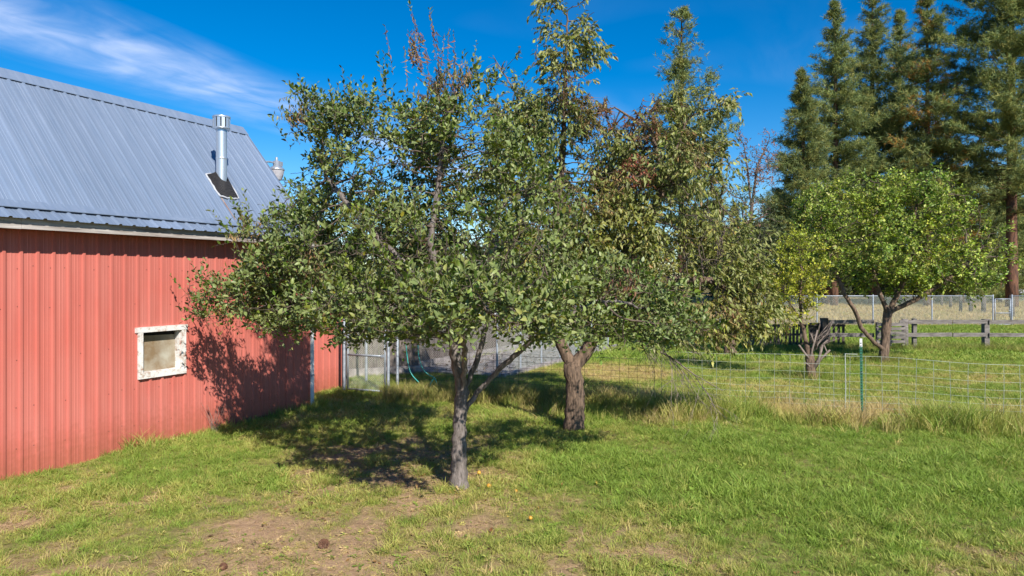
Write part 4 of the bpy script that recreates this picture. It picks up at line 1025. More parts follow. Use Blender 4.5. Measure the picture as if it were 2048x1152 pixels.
# dark trunk by the chain-link fence and a mass of woods behind
def woods(label, x0, x1, Y0, Y1, ytop0, ytop1, n, seed, m=500, bl=1.2, wr=.22):
    r_ = np.random.default_rng(seed); V, C = [], []; mb = MB()
    for i in range(n):
        Y = r_.uniform(Y0, Y1); x = r_.uniform(x0, x1); X = (x - 1024) / F * Y; H = CAM_H + (HOR - r_.uniform(ytop0, ytop1)) / F * Y
        zz = H * r_.random(m) ** .8; rr = (H * wr) * (1 - zz / H) ** .7 * np.sqrt(r_.random(m)); a = r_.random(m) * 6.283
        c = np.stack([X + rr * np.cos(a), Y + rr * np.sin(a), zz + .3], 1)
        d = norm(r_.normal(size=(m, 6, 3))) * r_.uniform(.35, .8, (m, 6, 1)) * bl; sd = norm(np.cross(d, r_.normal(size=(m, 6, 3)))) * .07 * bl
        V.append(np.stack([c[:, None] - sd, c[:, None] + sd, c[:, None] + d], 2).reshape(-1, 3))
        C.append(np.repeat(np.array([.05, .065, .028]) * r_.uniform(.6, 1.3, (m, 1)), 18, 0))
    V = np.concatenate(V); C = np.concatenate(C)
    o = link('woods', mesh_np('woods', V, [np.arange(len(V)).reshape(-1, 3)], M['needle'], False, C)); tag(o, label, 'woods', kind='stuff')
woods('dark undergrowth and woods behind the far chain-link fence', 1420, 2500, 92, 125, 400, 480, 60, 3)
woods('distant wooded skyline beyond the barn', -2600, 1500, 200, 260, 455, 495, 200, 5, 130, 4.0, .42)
def trunk_only(label, x, ybase, w, ytop, mat='bark_pine'):
    g = ground(x, ybase); Y = g[1]; r_ = w / 2 / F * Y; H = CAM_H + (HOR - ytop) / F * Y
    t = empty('pine_tree', tuple(g)); tag(t, label, 'pine tree', 'bare trunks at the edge of the woods')
    MB().tube([(0, 0, -.2), (0.05, 0, H * .3), (-.05, 0, H * .6), (0, 0, H)], [r_ * 1.15, r_, r_ * .85, r_ * .6], 10).build('trunk', M[mat], t, True)
    mb = MB()
    for k in range(24):
        z = H * random.uniform(.35, .95); a = random.random() * 6.28; l_ = random.uniform(.6, 2.2)
        mb.tube([(0, 0, z), (math.cos(a) * l_ * .5, math.sin(a) * l_ * .5, z + .05), (math.cos(a) * l_, math.sin(a) * l_, z + random.uniform(-.3, .3))], [.05, .035, .012], 4)
    mb.build('branches', M[mat], t)['kind'] = 'stuff'
trunk_only('dark bare pine trunk above the fence behind the pruned tree', 1652, 612, 20, 420)
trunk_only('slimmer dark trunk just left of the bare pine trunk behind the pruned tree', 1634, 606, 10, 430)
trunk_only('dark bare trunk in the shade left of the big red-barked pine', 1985, 606, 15, 400)
trunk_only('dark thin trunk seen through the round apple tree', 1905, 604, 9, 430)

# ------------------------------------------------------------------ fences
def wire_prism(V, Fq, a, b, r):
    a = np.asarray(a); b = np.asarray(b); d = norm(b - a); u = np.cross(d, [0.13, 0.93, 0.33]); u = norm(u); w = np.cross(d, u); n0 = len(V)
    for c in (a, b):
        for k in range(3): V.append(c + r * (math.cos(2.094 * k) * u + math.sin(2.094 * k) * w))
    for k in range(3): Fq.append((n0 + k, n0 + (k + 1) % 3, n0 + 3 + (k + 1) % 3, n0 + 3 + k))
def field_fence(label, pts, tops, mat, stay=0.30, r1=0.0048, r2=0.0023, heights=(.08, .18, .29, .41, .54, .69, .85, 1.02, 1.19)):
    t = empty('wire_fence', (pts[0][0], pts[0][1], 0)); tag(t, label, 'wire fence'); B0 = np.array([pts[0][0], pts[0][1], 0])
    P = np.array(pts, float); seg = np.linalg.norm(np.diff(P, axis=0), axis=1); cum = np.concatenate([[0], np.cumsum(seg)]); Ltot = cum[-1]
    def pos(s, h):
        x = np.interp(s, cum, P[:, 0]); y = np.interp(s, cum, P[:, 1]); top = np.interp(s, cum, tops)
        wob = 0.03 * math.sin(s * 1.9) + 0.018 * math.sin(s * 5.1 + h * 3)
        return np.array([x, y + wob, h * top / 1.19 + 0.012 * math.sin(s * 2.7 + h)]) - B0
    ss = np.arange(0, Ltot, stay); Vs, Fs, Vh, Fh = [], [], [], []
    for s in ss:
        j = random.uniform(-.01, .01)
        for h0, h1 in zip(heights[:-1], heights[1:]): wire_prism(Vs, Fs, pos(s + j, h0), pos(s + j, h1), r1)
    sh = np.arange(0, Ltot, stay)
    for h in heights:
        for a, b in zip(sh[:-1], sh[1:]): wire_prism(Vh, Fh, pos(a, h), pos(b, h), r2 * (1.5 if h == heights[-1] else 1))
    o = link('stay_wires', mesh_np('stay_wires', np.array(Vs), [np.array(Fs)], mat), t); o['kind'] = 'stuff'
    o = link('line_wires', mesh_np('line_wires', np.array(Vh), [np.array(Fh)], mat), t); o['kind'] = 'stuff'
    return t
fA = [3.42, 15.97]; fT = [7.28, 14.62]
field_fence('pale square-mesh wire fence crossing the grass past the green post', [fA, fT, [10.6, 13.35], [14.5, 11.9]], [1.20, 1.26, 1.16, 1.2], M['wire'])
field_fence('dark rusty wire mesh fence behind the two fruit tree trunks', [[-2.8, 17.3], [0.6, 16.7], fA], [1.16, 1.0, 1.05], M['oldwire'], r1=.0038, r2=.0034, stay=.2)
# steel T post
gT = ground(1724, 838)
tp = empty('fence_post', tuple(gT)); tag(tp, 'green steel T-post with a white tip in the wire fence', 'fence post')
H = 1.65
mb = MB(); mb.box((-.024, -.003, -.1), (.024, .003, H - .17)); mb.box((-.004, .003, -.1), (.004, .04, H - .17)); mb.build('post', M['green_post'], tp)
mb = MB(); mb.box((-.024, -.003, H - .169), (.024, .003, H)); mb.box((-.004, .003, H - .169), (.004, .04, H)); mb.build('white_tip', M['white_paint'], tp)
mb = MB()
for k in range(26): mb.box((-.009, -.011, .1 + k * .058), (.009, -.0035, .118 + k * .058))
mb.build('studs', M['dark'], tp)['kind'] = 'stuff'
for k, z in enumerate((.5, .95, 1.2)): MB().tube([(-.03, -.004, z), (0, -.014, z + .01), (.03, -.004, z)], .003, 5).build('wire_clip', M['galvpost'], tp)
tp.rotation_euler = (R(1.0), R(-.8), R(-20))
# small steel end stake beside it
g2 = ground(1700, 822); e2 = empty('fence_stake', (7.02, 14.75, 0)); tag(e2, 'thin pale steel stake in the wire fence left of the green post', 'fence stake')
MB().tube([(0, 0, -.05), (0.01, 0, .6), (0.0, 0, 1.30)], .011, 6).build('rod', M['wire'], e2); MB().tube([(0, 0, 1.29), (.25, -.02, 1.285)], .006, 5).build('hook', M['wire'], e2)

def chain_link(name, label, segs, h, pitch, r, post_pos, mat='galvpost', wire='wire', cat='chain-link fence', z0=0.05, rail_r=.022, post_r=.03, midrail=False, group=None):
    B0 = np.array([segs[0][0][0], segs[0][0][1], 0.0]); t = empty(name, tuple(B0)); tag(t, label, cat, group)
    V, Fq = [], []
    for (a, b) in segs:
        a = np.array([*a, 0.0]) - B0; b = np.array([*b, 0.0]) - B0; L = np.linalg.norm(b - a); d = (b - a) / L; hh = h - z0
        for sgn in (1, -1):
            s = -hh
            while s < L + hh:
                s0, s1 = s, s + hh; za, zb = (z0, h) if sgn > 0 else (h, z0)
                c0, c1 = max(0, s0), min(L, s1)
                if c1 > c0:
                    f0, f1 = (c0 - s0) / hh, (c1 - s0) / hh
                    wire_prism(V, Fq, a + d * c0 + [0, 0, za + (zb - za) * f0], a + d * c1 + [0, 0, za + (zb - za) * f1], r)
                s += pitch
        MB().tube([a + [0, 0, h], b + [0, 0, h]], rail_r, 8).build('top_rail', M[mat], t, True)
        if midrail: MB().tube([a + [0, 0, h * .52], b + [0, 0, h * .52]], rail_r * .8, 8).build('mid_rail', M[mat], t, True)
    o = link('mesh_wire', mesh_np('mesh_wire', np.array(V), [np.array(Fq)], M[wire]), t); o['kind'] = 'stuff'
    for p in post_pos:
        q = np.array([*p, 0.0]) - B0; MB().lathe([(post_r, -.1), (post_r, h + .05), (post_r * .5, h + .09)], 10).build('post', M[mat], t, True, loc=tuple(q))
    return t
YF = 41.8
fx = lambda x: (x - 1024) / F * YF
gate_l, gate_r = fx(1990), fx(2021)
cp = [fx(x) for x in (1440, 1530, 1634, 1746, 1864, 1986)]
chain_link('chain_link_fence', 'long silver chain-link fence across the dry field, left of its small gate', [((fx(1430), YF), (fx(1986), YF))], 1.80, .10, .0042, [(c, YF) for c in cp], rail_r=.03, post_r=.038)
chain_link('chain_link_fence', 'end of the silver chain-link fence right of its small gate', [((fx(2024), YF), (fx(2400), YF))], 1.80, .10, .0042, [(fx(2024), YF), (fx(2140), YF), (fx(2260), YF)], rail_r=.03, post_r=.038)
def frame_gate(name, label, cat, a, b, h, z0, pitch, r, rr, mid):
    B0 = np.array([a[0], a[1], 0.0]); t = empty(name, tuple(B0)); tag(t, label, cat); A = np.zeros(3); Bb = np.array([b[0], b[1], 0]) - B0
    for nm, p, q in (('frame_pipe', A + [0, 0, z0], Bb + [0, 0, z0]), ('frame_pipe', A + [0, 0, h], Bb + [0, 0, h]), ('frame_pipe', A + [0, 0, z0], A + [0, 0, h]), ('frame_pipe', Bb + [0, 0, z0], Bb + [0, 0, h])) + ((('cross_bar', A + [0, 0, mid], Bb + [0, 0, mid]),) if mid else ()):
        MB().tube([p, q], rr, 8).build(nm, M['galvpost'], t, True)
    V, Fq = [], []; L = np.linalg.norm(Bb); d = Bb / L; hh = h - z0
    for sgn in (1, -1):
        s = -hh
        while s < L + hh:
            c0, c1 = max(0, s), min(L, s + hh); za, zb = (z0, h) if sgn > 0 else (h, z0)
            if c1 > c0: wire_prism(V, Fq, A + d * c0 + [0, 0, za + (zb - za) * (c0 - s) / hh], A + d * c1 + [0, 0, za + (zb - za) * (c1 - s) / hh], r)
            s += pitch
    o = link('mesh_wire', mesh_np('mesh_wire', np.array(V), [np.array(Fq)], M['wire']), t); o['kind'] = 'stuff'
    MB().box((L * .94 * d[0] - .04, L * .94 * d[1] - .04, h * .55), (L * .94 * d[0] + .04, L * .94 * d[1] + .02, h * .55 + .06)).build('latch', M['galvpost'], t)
    return t
frame_gate('chain_link_gate', 'small silver pipe-framed gate in the far chain-link fence', 'gate', (gate_l, YF), (gate_r, YF), 1.62, .1, .1, .0042, .028, .78)
# kennel beside the annex
frame_gate('kennel_gate', 'pipe-framed chain-link gate hung at the end of the red annex', 'gate', (-4.16, 17.74), (-3.14, 17.30), 1.68, .08, .055, .0028, .024, .95)
for (p, h, lb) in (((-4.27, 17.80), 1.95, 'silver post close against the end of the red annex'), ((-3.05, 17.26), 1.75, 'dark-looking latch post at the free edge of the kennel gate'), ((-4.02, 19.3), 1.8, 'pale silver post standing behind the kennel gate'), ((-2.88, 17.6), 1.45, 'short pipe post with a curled top beside the kennel gate')):
    t = empty('gate_post', (*p, 0)); tag(t, lb, 'post', 'posts around the kennel')
    MB().lathe([(.038, -.1), (.038, h), (.02, h + .04)], 12).build('pipe', M['galvpost'], t, True)
    if h < 1.5: MB().tube([(0, 0, h), (-.04, -.03, h + .06), (-.12, -.03, h + .07), (-.14, -.03, h), (-.10, -.03, h - .03)], .014, 6).build('curl', M['white_paint'], t, True)
kd = np.array([0.46, 0.888]); kp = np.array([-0.888, 0.46])
slab = empty('kennel_slab', (KA[0], KA[1], 0), math.atan2(kd[1], kd[0])); tag(slab, 'pale concrete slab with a raised kerb under the kennel run', 'slab')
MB().box((-.02, 0.0, -.1), (10, 3.2, .07)).build('slab', M['concrete'], slab)
for k in range(5): MB().box((k * 2.0 - .02, -.14, -.1), (k * 2.0 + 1.97, -.003, .15)).build('kerb', M['concrete'], slab)
chain_link('kennel_run', 'chain-link dog run on the concrete slab behind the forked trunk', [(tuple(KA + kp * .1), tuple(KA + kd * 9.5 + kp * .1)), (tuple(KA + kp * .1), tuple(KA + kp * 3.0))], 1.85, .075, .0032, [tuple(KA + kd * s + kp * .1) for s in (0, 1.5, 3, 4.5, 6, 7.5, 9.4)] + [tuple(KA + kp * 1.5), tuple(KA + kp * 3)], cat='dog run', midrail=False)
def board_wall(name, label, a, b, h, mat='greywood', bw=.15, cat='board wall'):
    a = np.array(a); b = np.array(b); L = np.linalg.norm(b - a); ang_ = math.atan2(*(b - a)[::-1]); t = empty(name, (*a, 0), ang_); tag(t, label, cat)
    n = int(L / bw)
    for k in range(n):
        dz = random.uniform(-.03, .03)
        MB().box((k * bw + .004, -.012 + .004 * (k % 2), .26), (k * bw + bw - .004, .012 + .004 * (k % 2), h + dz)).build('plank', M[mat], t)
    MB().box((0, -.09, -.1), (L, .09, .255)).build('footing', M['concrete'], t)
    for z in (.5, h - .3): MB().box((0, .018, z), (L, .06, z + .09)).build('rail', M[mat], t)
board_wall('board_wall', 'grey-brown vertical board wall behind the kennel gate', (-4.75, 20.25), (-2.75, 21.05), 2.15)
board_wall('board_wall', 'weathered board wall along the back of the dog run', tuple(KA + kp * 3.25 - kd * 0.0), tuple(KA + kp * 3.25 + kd * 9.8), 2.1)
# low gravel-grey block at the far end of run
# hose hanging on the wire
hz = empty('garden_hose', (-2.05, 17.15, 0)); tag(hz, 'teal garden hose looped over the wire fence', 'hose')
hp = [at(836, 690, 17.1), at(838, 715, 17.05), at(846, 738, 17.0), at(858, 750, 16.98), at(868, 755, 16.96), at(874, 768, 16.95), at(872, 780, 16.95), at(866, 785, 16.94), at(860, 780, 16.95), at(861, 768, 16.97), at(868, 756, 17.0)]
def smooth_path(pts, n=6):
    pts = [np.asarray(p) for p in pts]; out = []
    for i in range(len(pts) - 1):
        p0, p1, p2, p3 = pts[max(i - 1, 0)], pts[i], pts[i + 1], pts[min(i + 2, len(pts) - 1)]
        for k in range(n):
            t = k / n; out.append(.5 * ((2 * p1) + (-p0 + p2) * t + (2 * p0 - 5 * p1 + 4 * p2 - p3) * t * t + (-p0 + 3 * p1 - 3 * p2 + p3) * t ** 3))
    return out + [pts[-1]]
hb = np.array([-2.05, 17.15, 0])
hp = [np.array([p[0], p[1], max(p[2], .03)]) - hb for p in hp]
MB().tube(smooth_path(hp), .013, 7).build('hose_loop', M['hose'], hz, True)
h2 = [at(812, 690, 17.15), at(816, 725, 17.1), at(823, 748, 17.0), at(838, 765, 17.0)]
MB().tube(smooth_path([p - hb for p in h2]), .012, 7).build('hose_tail', M['hose'], hz, True)

# wooden rail fence and pallets
YW = 28.0; wx = lambda x: (x - 1024) / F * YW; wz = lambda y: CAM_H - (y - HOR) / F * YW
rf = empty('rail_fence', (wx(1649), YW, 0)); tag(rf, 'weathered two-rail wooden fence on square posts beyond the round apple tree', 'rail fence'); rb = wx(1649)
for x, top, w_, mt in ((1649, 636, .24, 'darkwood'), (1829, 637, .14, 'railwood'), (1972, 638, .20, 'railwood'), (2132, 640, .2, 'railwood'), (2290, 640, .2, 'railwood')):
    MB().bar((wx(x) - rb, 0.02, -.1), (wx(x) - rb + random.uniform(-.02, .02), 0.02, wz(top)), w_, w_, jit=.006).build('post', M[mt], rf)
for y, th_ in ((643, .15), (669, .15)):
    for x0, x1 in ((1655, 1745), (1796, 1900), (1902, 1970), (1974, 2130), (2134, 2300)):
        MB().bar((wx(x0) - rb, -.12, wz(y) + random.uniform(-.02, .02)), (wx(x1) - rb, -.12, wz(y) + random.uniform(-.02, .02)), .05, th_, jit=.006).build('rail', M['railwood'], rf)
pg = empty('board_gate', (wx(1745), YW - .3, 0)); tag(pg, 'wide wooden board gate standing behind the round apple tree trunk', 'gate'); gb = wx(1745)
for y in (648, 657, 665, 673, 682): MB().bar((0, -.03 + .01 * (y % 2), wz(y)), (wx(1801) - gb, -.03, wz(y) + .01), .04, .125, jit=.008).build('slat', M['railwood'], pg)
for x in (1747, 1773, 1799): MB().bar((wx(x) - gb, .03, wz(690)), (wx(x) - gb, .03, wz(643)), .1, .05).build('upright', M['railwood'], pg)
p3 = empty('gate_post', (wx(1808), YW - .05, 0)); tag(p3, 'stout pale wooden post at the free end of the board gate', 'post')
MB().tube([(0, 0, -.1), (0.01, 0, .7), (0, 0, wz(638))], [.135, .125, .12], 12).build('log', M['railwood'], p3, True)
def pallet(label, x0, x1, y0, y1, Y, n, mat, lean=0.0, vert=True):
    a = (x0 - 1024) / F * Y; b = (x1 - 1024) / F * Y; zt = CAM_H - (y0 - HOR) / F * Y; zb = max(.03, CAM_H - (y1 - HOR) / F * Y)
    t = empty('pallet', ((a + b) / 2, Y, 0)); tag(t, label, 'pallet', 'old pallets stood on edge as a fence'); hw_ = (b - a) / 2
    for k in range(n):
        xx = -hw_ + (2 * hw_) * (k + .5) / n; MB().bar((xx, -.06, zb), (xx, -.06 + lean, zt), .10, .02, up=(0, 1, 0), jit=.005).build('slat', M[mat], t)
    for z in (zb + .06, (zb + zt) / 2, zt - .06): MB().bar((-hw_, .0, z), (hw_, .0, z), .09, .09, jit=.006).build('stringer', M[mat], t)
pallet('dark pallet standing on edge left of the pruned tree trunk', 1545, 1612, 648, 690, 28.3, 9, 'darkwood')
pallet('darkest pallet leaning right behind the pruned tree trunk', 1618, 1650, 646, 692, 28.1, 6, 'darkwood', .15)
pallet('half-broken pallet right of the thick dark fence post', 1652, 1690, 648, 690, 28.4, 4, 'darkwood')
pallet('pale old pallet panel behind the drooping branch tips', 1490, 1543, 650, 692, 28.6, 8, 'greywood')
oc = empty('orange_marker', tuple(at(1577, 662, 27.9))); tag(oc, 'small orange plastic marker hanging on the dark pallet', 'marker')
MB().lathe([(.055, .10), (.06, .09), (.018, -.12)], 10).build('cone', M['orange'], oc, True)
# row of dark posts in the dry field
rows_ = [(1866, 612, .12), (1883, 618, .13), (1901, 621, .14), (1921, 629, .14), (1941, 630, .16), (1967, 631, .2), (2023, 641, .2)]
for i, (x, yb, w_) in enumerate(rows_):
    g = ground(x, yb); o = empty('field_post', tuple(g)); tag(o, ('leftmost', 'second from the left', 'third from the left', 'fourth from the left', 'fifth from the left', 'thickest, just left of the small gate,', 'rightmost, just behind the small gate,')[i] + ' of the dark posts in the dry field', 'post', 'row of dark posts in the dry field')
    hh = min(1.9, (yb - 590) / F * g[1]); MB().tube([(0, 0, -.1), (.01, 0, hh * .5), (0, 0, hh)], [w_ * .9, w_ * .85, w_ * .8], 9).build('log', M['darkwood'], o, True)
# low building far right
gh = ground(2003, 606); hs_ = empty('outbuilding', tuple(gh)); tag(hs_, 'low grey outbuilding with a pale metal roof far behind the right-hand pine', 'outbuilding')
MB().box((-2.6, 0, -.1), (2.6, 3, 1.15)).build('wall', M['housewall'], hs_)
MB().add([(-2.9, -.3, 1.1), (2.9, -.3, 1.1), (2.9, 1.5, 2.1), (-2.9, 1.5, 2.1), (2.9, 3.3, 1.1), (-2.9, 3.3, 1.1)], [(0, 1, 2, 3), (3, 2, 4, 5)]).build('roof', M['houseroof'], hs_)
for xx in (-1.4, 1.2): MB().box((xx, -.03, .3), (xx + .7, -.004, .85)).build('window', M['dark'], hs_)

# ------------------------------------------------------------------ grass
def tuft_mesh(name, nb, h, spread, w, lean, seed, broad=False):
    r_ = random.Random(seed); V, Fq, Ft = [], [], []
    for i in range(nb):
        a = r_.random() * 6.283; rr = spread * math.sqrt(r_.random()); bx, by = rr * math.cos(a), rr * math.sin(a)
        da = a + r_.uniform(-1.2, 1.2); hh = h * r_.uniform(.5, 1.15); ln = lean * r_.uniform(.2, 1.3) * hh; ww = w * r_.uniform(.7, 1.2)
        fx_, fy_ = r_.uniform(-1, 1), r_.uniform(-1, 1); m = math.hypot(fx_, fy_) + 1e-6; fx_, fy_ = fx_ / m * ww, fy_ / m * ww
        n0 = len(V)
        for s, k in ((0, .8), (.4, 1.0), (.75, .6)):
            c = (bx + math.cos(da) * ln * s * s, by + math.sin(da) * ln * s * s, hh * s * (1 - .25 * s * lean))
            V += [(c[0] - fx_ * k, c[1] - fy_ * k, c[2]), (c[0] + fx_ * k, c[1] + fy_ * k, c[2])]
        V.append((bx + math.cos(da) * ln, by + math.sin(da) * ln, hh * (1 - .25 * lean)))
        Fq += [(n0, n0 + 1, n0 + 3, n0 + 2), (n0 + 2, n0 + 3, n0 + 5, n0 + 4)]; Ft.append((n0 + 4, n0 + 5, n0 + 6))
    return mesh_np(name, np.array(V), [np.array(Fq), np.array(Ft)], M['grass'], False)
def weed_mesh(name, n, size, seed):
    r_ = random.Random(seed); V, Ft = [], []
    for i in range(n):
        a = r_.random() * 6.283; l_ = size * r_.uniform(.5, 1.1); w = l_ * .28; z = r_.uniform(.01, .05); c, s = math.cos(a), math.sin(a); up = r_.uniform(.1, .6); r0 = r_.uniform(0, .03)
        n0 = len(V); pt = lambda u, v, h: (c * (r0 + u) - s * v, s * (r0 + u) + c * v, z + h)
        V += [pt(0, 0, 0), pt(l_ * .5, -w, l_ * up * .6), pt(l_ * .5, 0, l_ * up * .5), pt(l_ * .5, w, l_ * up * .6), pt(l_, 0, l_ * up * .7)]
        Ft += [(n0, n0 + 2, n0 + 1), (n0, n0 + 3, n0 + 2), (n0 + 1, n0 + 2, n0 + 4), (n0 + 2, n0 + 3, n0 + 4)]
    return mesh_np(name, np.array(V), [np.array(Ft)], M['grass'], False)
src = bpy.data.collections.new('grass_sources')
def src_add(nm, me): o = bpy.data.objects.new(nm, me); src.objects.link(o); return o
specs = []
for i in range(3): specs.append(('a_lawn_%d' % i, tuft_mesh('lawn', 19, .07, .065, .0026, 1.0, i)))
for i in range(3): specs.append(('b_mid_%d' % i, tuft_mesh('mid', 18, .135, .075, .0032, .9, 10 + i)))
for i in range(3): specs.append(('c_tall_%d' % i, tuft_mesh('tall', 16, .48, .12, .0050, .65, 20 + i)))
for i in range(2): specs.append(('d_weed_%d' % i, weed_mesh('weed', 9, .06, 30 + i)))
for i in range(2): specs.append(('e_far_%d' % i, tuft_mesh('far', 18, .26, .22, .011, .7, 40 + i)))
for i in range(2): specs.append(('g_leaf_%d' % i, weed_mesh('dry_leaf', 2, .07, 60 + i)))
for i in range(2): specs.append(('f_flat_%d' % i, tuft_mesh('flat', 12, .05, .09, .0028, 2.2, 50 + i)))
for nm, me in sorted(specs): src_add(nm, me)
KIND = {'lawn': (0, 3), 'mid': (3, 3), 'tall': (6, 3), 'weed': (9, 2), 'far': (11, 2), 'flat': (13, 2), 'leaf': (15, 2)}
def gn_group():
    g = bpy.data.node_groups.new('scatter_grass', 'GeometryNodeTree')
    g.interface.new_socket('Geometry', in_out='INPUT', socket_type='NodeSocketGeometry'); g.interface.new_socket('Geometry', in_out='OUTPUT', socket_type='NodeSocketGeometry')
    n, l = g.nodes, g.links
    gi = n.new('NodeGroupInput'); go = n.new('NodeGroupOutput'); m2p = n.new('GeometryNodeMeshToPoints'); iop = n.new('GeometryNodeInstanceOnPoints'); ci = n.new('GeometryNodeCollectionInfo')
    ci.inputs['Collection'].default_value = src; ci.inputs['Separate Children'].default_value = True; ci.inputs['Reset Children'].default_value = True
    def attr(nm, ty):
        a = n.new('GeometryNodeInputNamedAttribute'); a.data_type = ty; a.inputs['Name'].default_value = nm; return a.outputs['Attribute']
    l.new(gi.outputs[0], m2p.inputs[0]); l.new(m2p.outputs[0], iop.inputs['Points']); l.new(ci.outputs[0], iop.inputs['Instance'])
    iop.inputs['Pick Instance'].default_value = True
    l.new(attr('idx', 'INT'), iop.inputs['Instance Index']); l.new(attr('rot', 'FLOAT_VECTOR'), iop.inputs['Rotation']); l.new(attr('scl', 'FLOAT_VECTOR'), iop.inputs['Scale'])
    l.new(iop.outputs[0], go.inputs[0]); return g
GN = gn_group()
def scatter(name, label, x, y, kindidx, scl, col, tilt=.12):
    n = len(x); me = bpy.data.meshes.new(name); me.vertices.add(n)
    z = np.interp(0, [0, 1], [0, 0]) + (noise2(x, y, 1.3, 5, 2) - .5) * .05 * (np.abs(x) < 60) - .004
    me.vertices.foreach_set('co', np.stack([x, y, z], 1).astype(np.float32).ravel())
    a = me.attributes.new('idx', 'INT', 'POINT'); a.data.foreach_set('value', kindidx.astype(np.int32))
    a = me.attributes.new('rot', 'FLOAT_VECTOR', 'POINT'); a.data.foreach_set('vector', np.stack([rng.normal(scale=tilt, size=n), rng.normal(scale=tilt, size=n), rng.random(n) * 6.283], 1).astype(np.float32).ravel())
    a = me.attributes.new('scl', 'FLOAT_VECTOR', 'POINT'); a.data.foreach_set('vector', scl.astype(np.float32).ravel())
    a = me.attributes.new('col', 'FLOAT_COLOR', 'POINT'); c = np.ones((n, 4), np.float32); c[:, :3] = col; a.data.foreach_set('color', c.ravel())
    me.materials.append(M['grass'])
    o = link(name, me); tag(o, label, 'grass', kind='stuff')
    md = o.modifiers.new('scatter', 'NODES'); md.node_group = GN
    print(name, n)
    return o
def sample(y0, y1, dens, xpad=1.0, xlo=-1e9, xhi=1e9):
    ymax = y1; W = 0.76 * ymax + xpad; n = int(dens * 2 * W * (y1 - y0)); x = rng.uniform(-W, W, n); y = rng.uniform(y0, y1, n)
    m = (np.abs(x) < 0.76 * y + xpad) & (x > xlo) & (x < xhi); x, y = x[m], y[m]
    u, v = barn_uv(x, y); inb = (u > -.02) & (v < .03) & (v > -4.2); ina = (u <= 0) & (u > -2.6) & (v < -1.18) & (v > -4)
    m = ~inb & ~ina & ~on_slab(x, y) & ~((u > -.02) & (v < -4.2)); return x[m], y[m]
def kidx(kind, n): b, c = KIND[kind]; return b + rng.integers(0, c, n)
LUSH = np.array([.205, .305, .05]); MIDG = np.array([.315, .355, .08]); YEL = np.array([.45, .40, .13]); DRY = np.array([.58, .44, .22])
def gcol(d, n, var=.27):
    t = np.clip(d + rng.normal(scale=.21, size=n), 0, 1)[:, None]
    c = np.where(t < .33, LUSH + (MIDG - LUSH) * t / .33, np.where(t < .66, MIDG + (YEL - MIDG) * (t - .33) / .33, YEL + (DRY - YEL) * (t - .66) / .34))
    return c * rng.uniform(1 - var, 1 + var, (n, 1))
# lawn near the camera
x, y = sample(5.2, 13.5, 400); d = dryness(x, y); keep = rng.random(len(x)) < np.clip(1.18 - d * 0.42, .55, 1); x, y, d = x[keep], y[keep], d[keep]; n = len(x)
pn = noise2(x, y, 1.1, 41, 3); u, v = barn_uv(x, y)
k = np.where(rng.random(n) < .55, kidx('lawn', n), kidx('mid', n))
k = np.where(d > .58, np.where(rng.random(n) < .42, kidx('flat', n), np.where(rng.random(n) < .3, kidx('weed', n), kidx('lawn', n))), k)
k = np.where((d < .5) & (rng.random(n) < .11), kidx('weed', n), k)
s = rng.uniform(.5, 1.25, n) * (0.3 + 1.15 * pn) * (1.12 - .35 * d); s = np.where((v < 1.2) & (u < 5), s * (1.3 - .25 * np.clip(v, 0, 1.2)), s)
scatter('lawn_grass', 'patchy green and straw-coloured lawn grass in front of the trees', x, y, k, np.stack([s, s, s * rng.uniform(.7, 1.1, n) * np.where(d > .58, .6, 1)], 1), gcol(np.where((d > .5) & (rng.random(n) < .35), .25, d), n))
# middle distance
x, y = sample(13.5, 24, 150); d = dryness(x, y); keep = rng.random(len(x)) < np.clip(1.15 - d * .55, .2, 1); x, y, d = x[keep], y[keep], d[keep]; n = len(x)
s = rng.uniform(.8, 1.4, n); k = np.where(rng.random(n) < .8, kidx('mid', n), kidx('lawn', n))
scatter('pasture_grass', 'short grass between the wire fence and the round apple tree', x, y, k, np.stack([s * 1.2, s * 1.2, s * rng.uniform(.6, 1., n)], 1), gcol(d * .8, n))
x, y = sample(24, 41.6, 34, xlo=-8); d = dryness(x, y); n = len(x); s = rng.uniform(.7, 1.2, n)
scatter('pasture_grass', 'bright green grass around the wooden rail fence', x, y, kidx('far', n), np.stack([s, s, s * rng.uniform(.45, .8, n)], 1), gcol(d * .45, n))
# tall weeds along the wire fence
def along(pts, n, w):
    P = np.array(pts); seg = np.linalg.norm(np.diff(P, axis=0), axis=1); cum = np.concatenate([[0], np.cumsum(seg)]); s = rng.uniform(0, cum[-1], n)
    return np.interp(s, cum, P[:, 0]) + rng.normal(scale=w * .3, size=n), np.interp(s, cum, P[:, 1]) + rng.normal(scale=w, size=n)
x, y = along([[0.9, 15.6], [3.2, 15.3], [7.28, 14.35], [10.6, 13.0], [14, 11.6]], 7000, .62); m = (noise2(x, y, 1.6, 63, 3) + rng.normal(scale=.1, size=len(x))) > .42; x, y = x[m], y[m]; n = len(x)
s = rng.uniform(.3, 1.1, n) * (.35 + 1.1 * noise2(x, y, .9, 3, 2)); dd = np.clip(noise2(x, y, .6, 15, 3) * 1.7 - .20, 0, 1)
scatter('tall_grass', 'tall seedy grass and weeds along the pale wire fence', x, y, kidx('tall', n), np.stack([s, s, s], 1), gcol(dd, n, .3) * .95)
x, y = along([[-3.0, 16.9], [-1, 16.6], [1.2, 16.1], [2.6, 15.9]], 1500, .4); n = len(x); s = rng.uniform(.5, 1.0, n)
scatter('tall_grass', 'brownish tall weeds along the rusty wire fence behind the trunks', x, y, kidx('tall', n), np.stack([s, s, s], 1), gcol(np.full(n, .55), n) * .7)
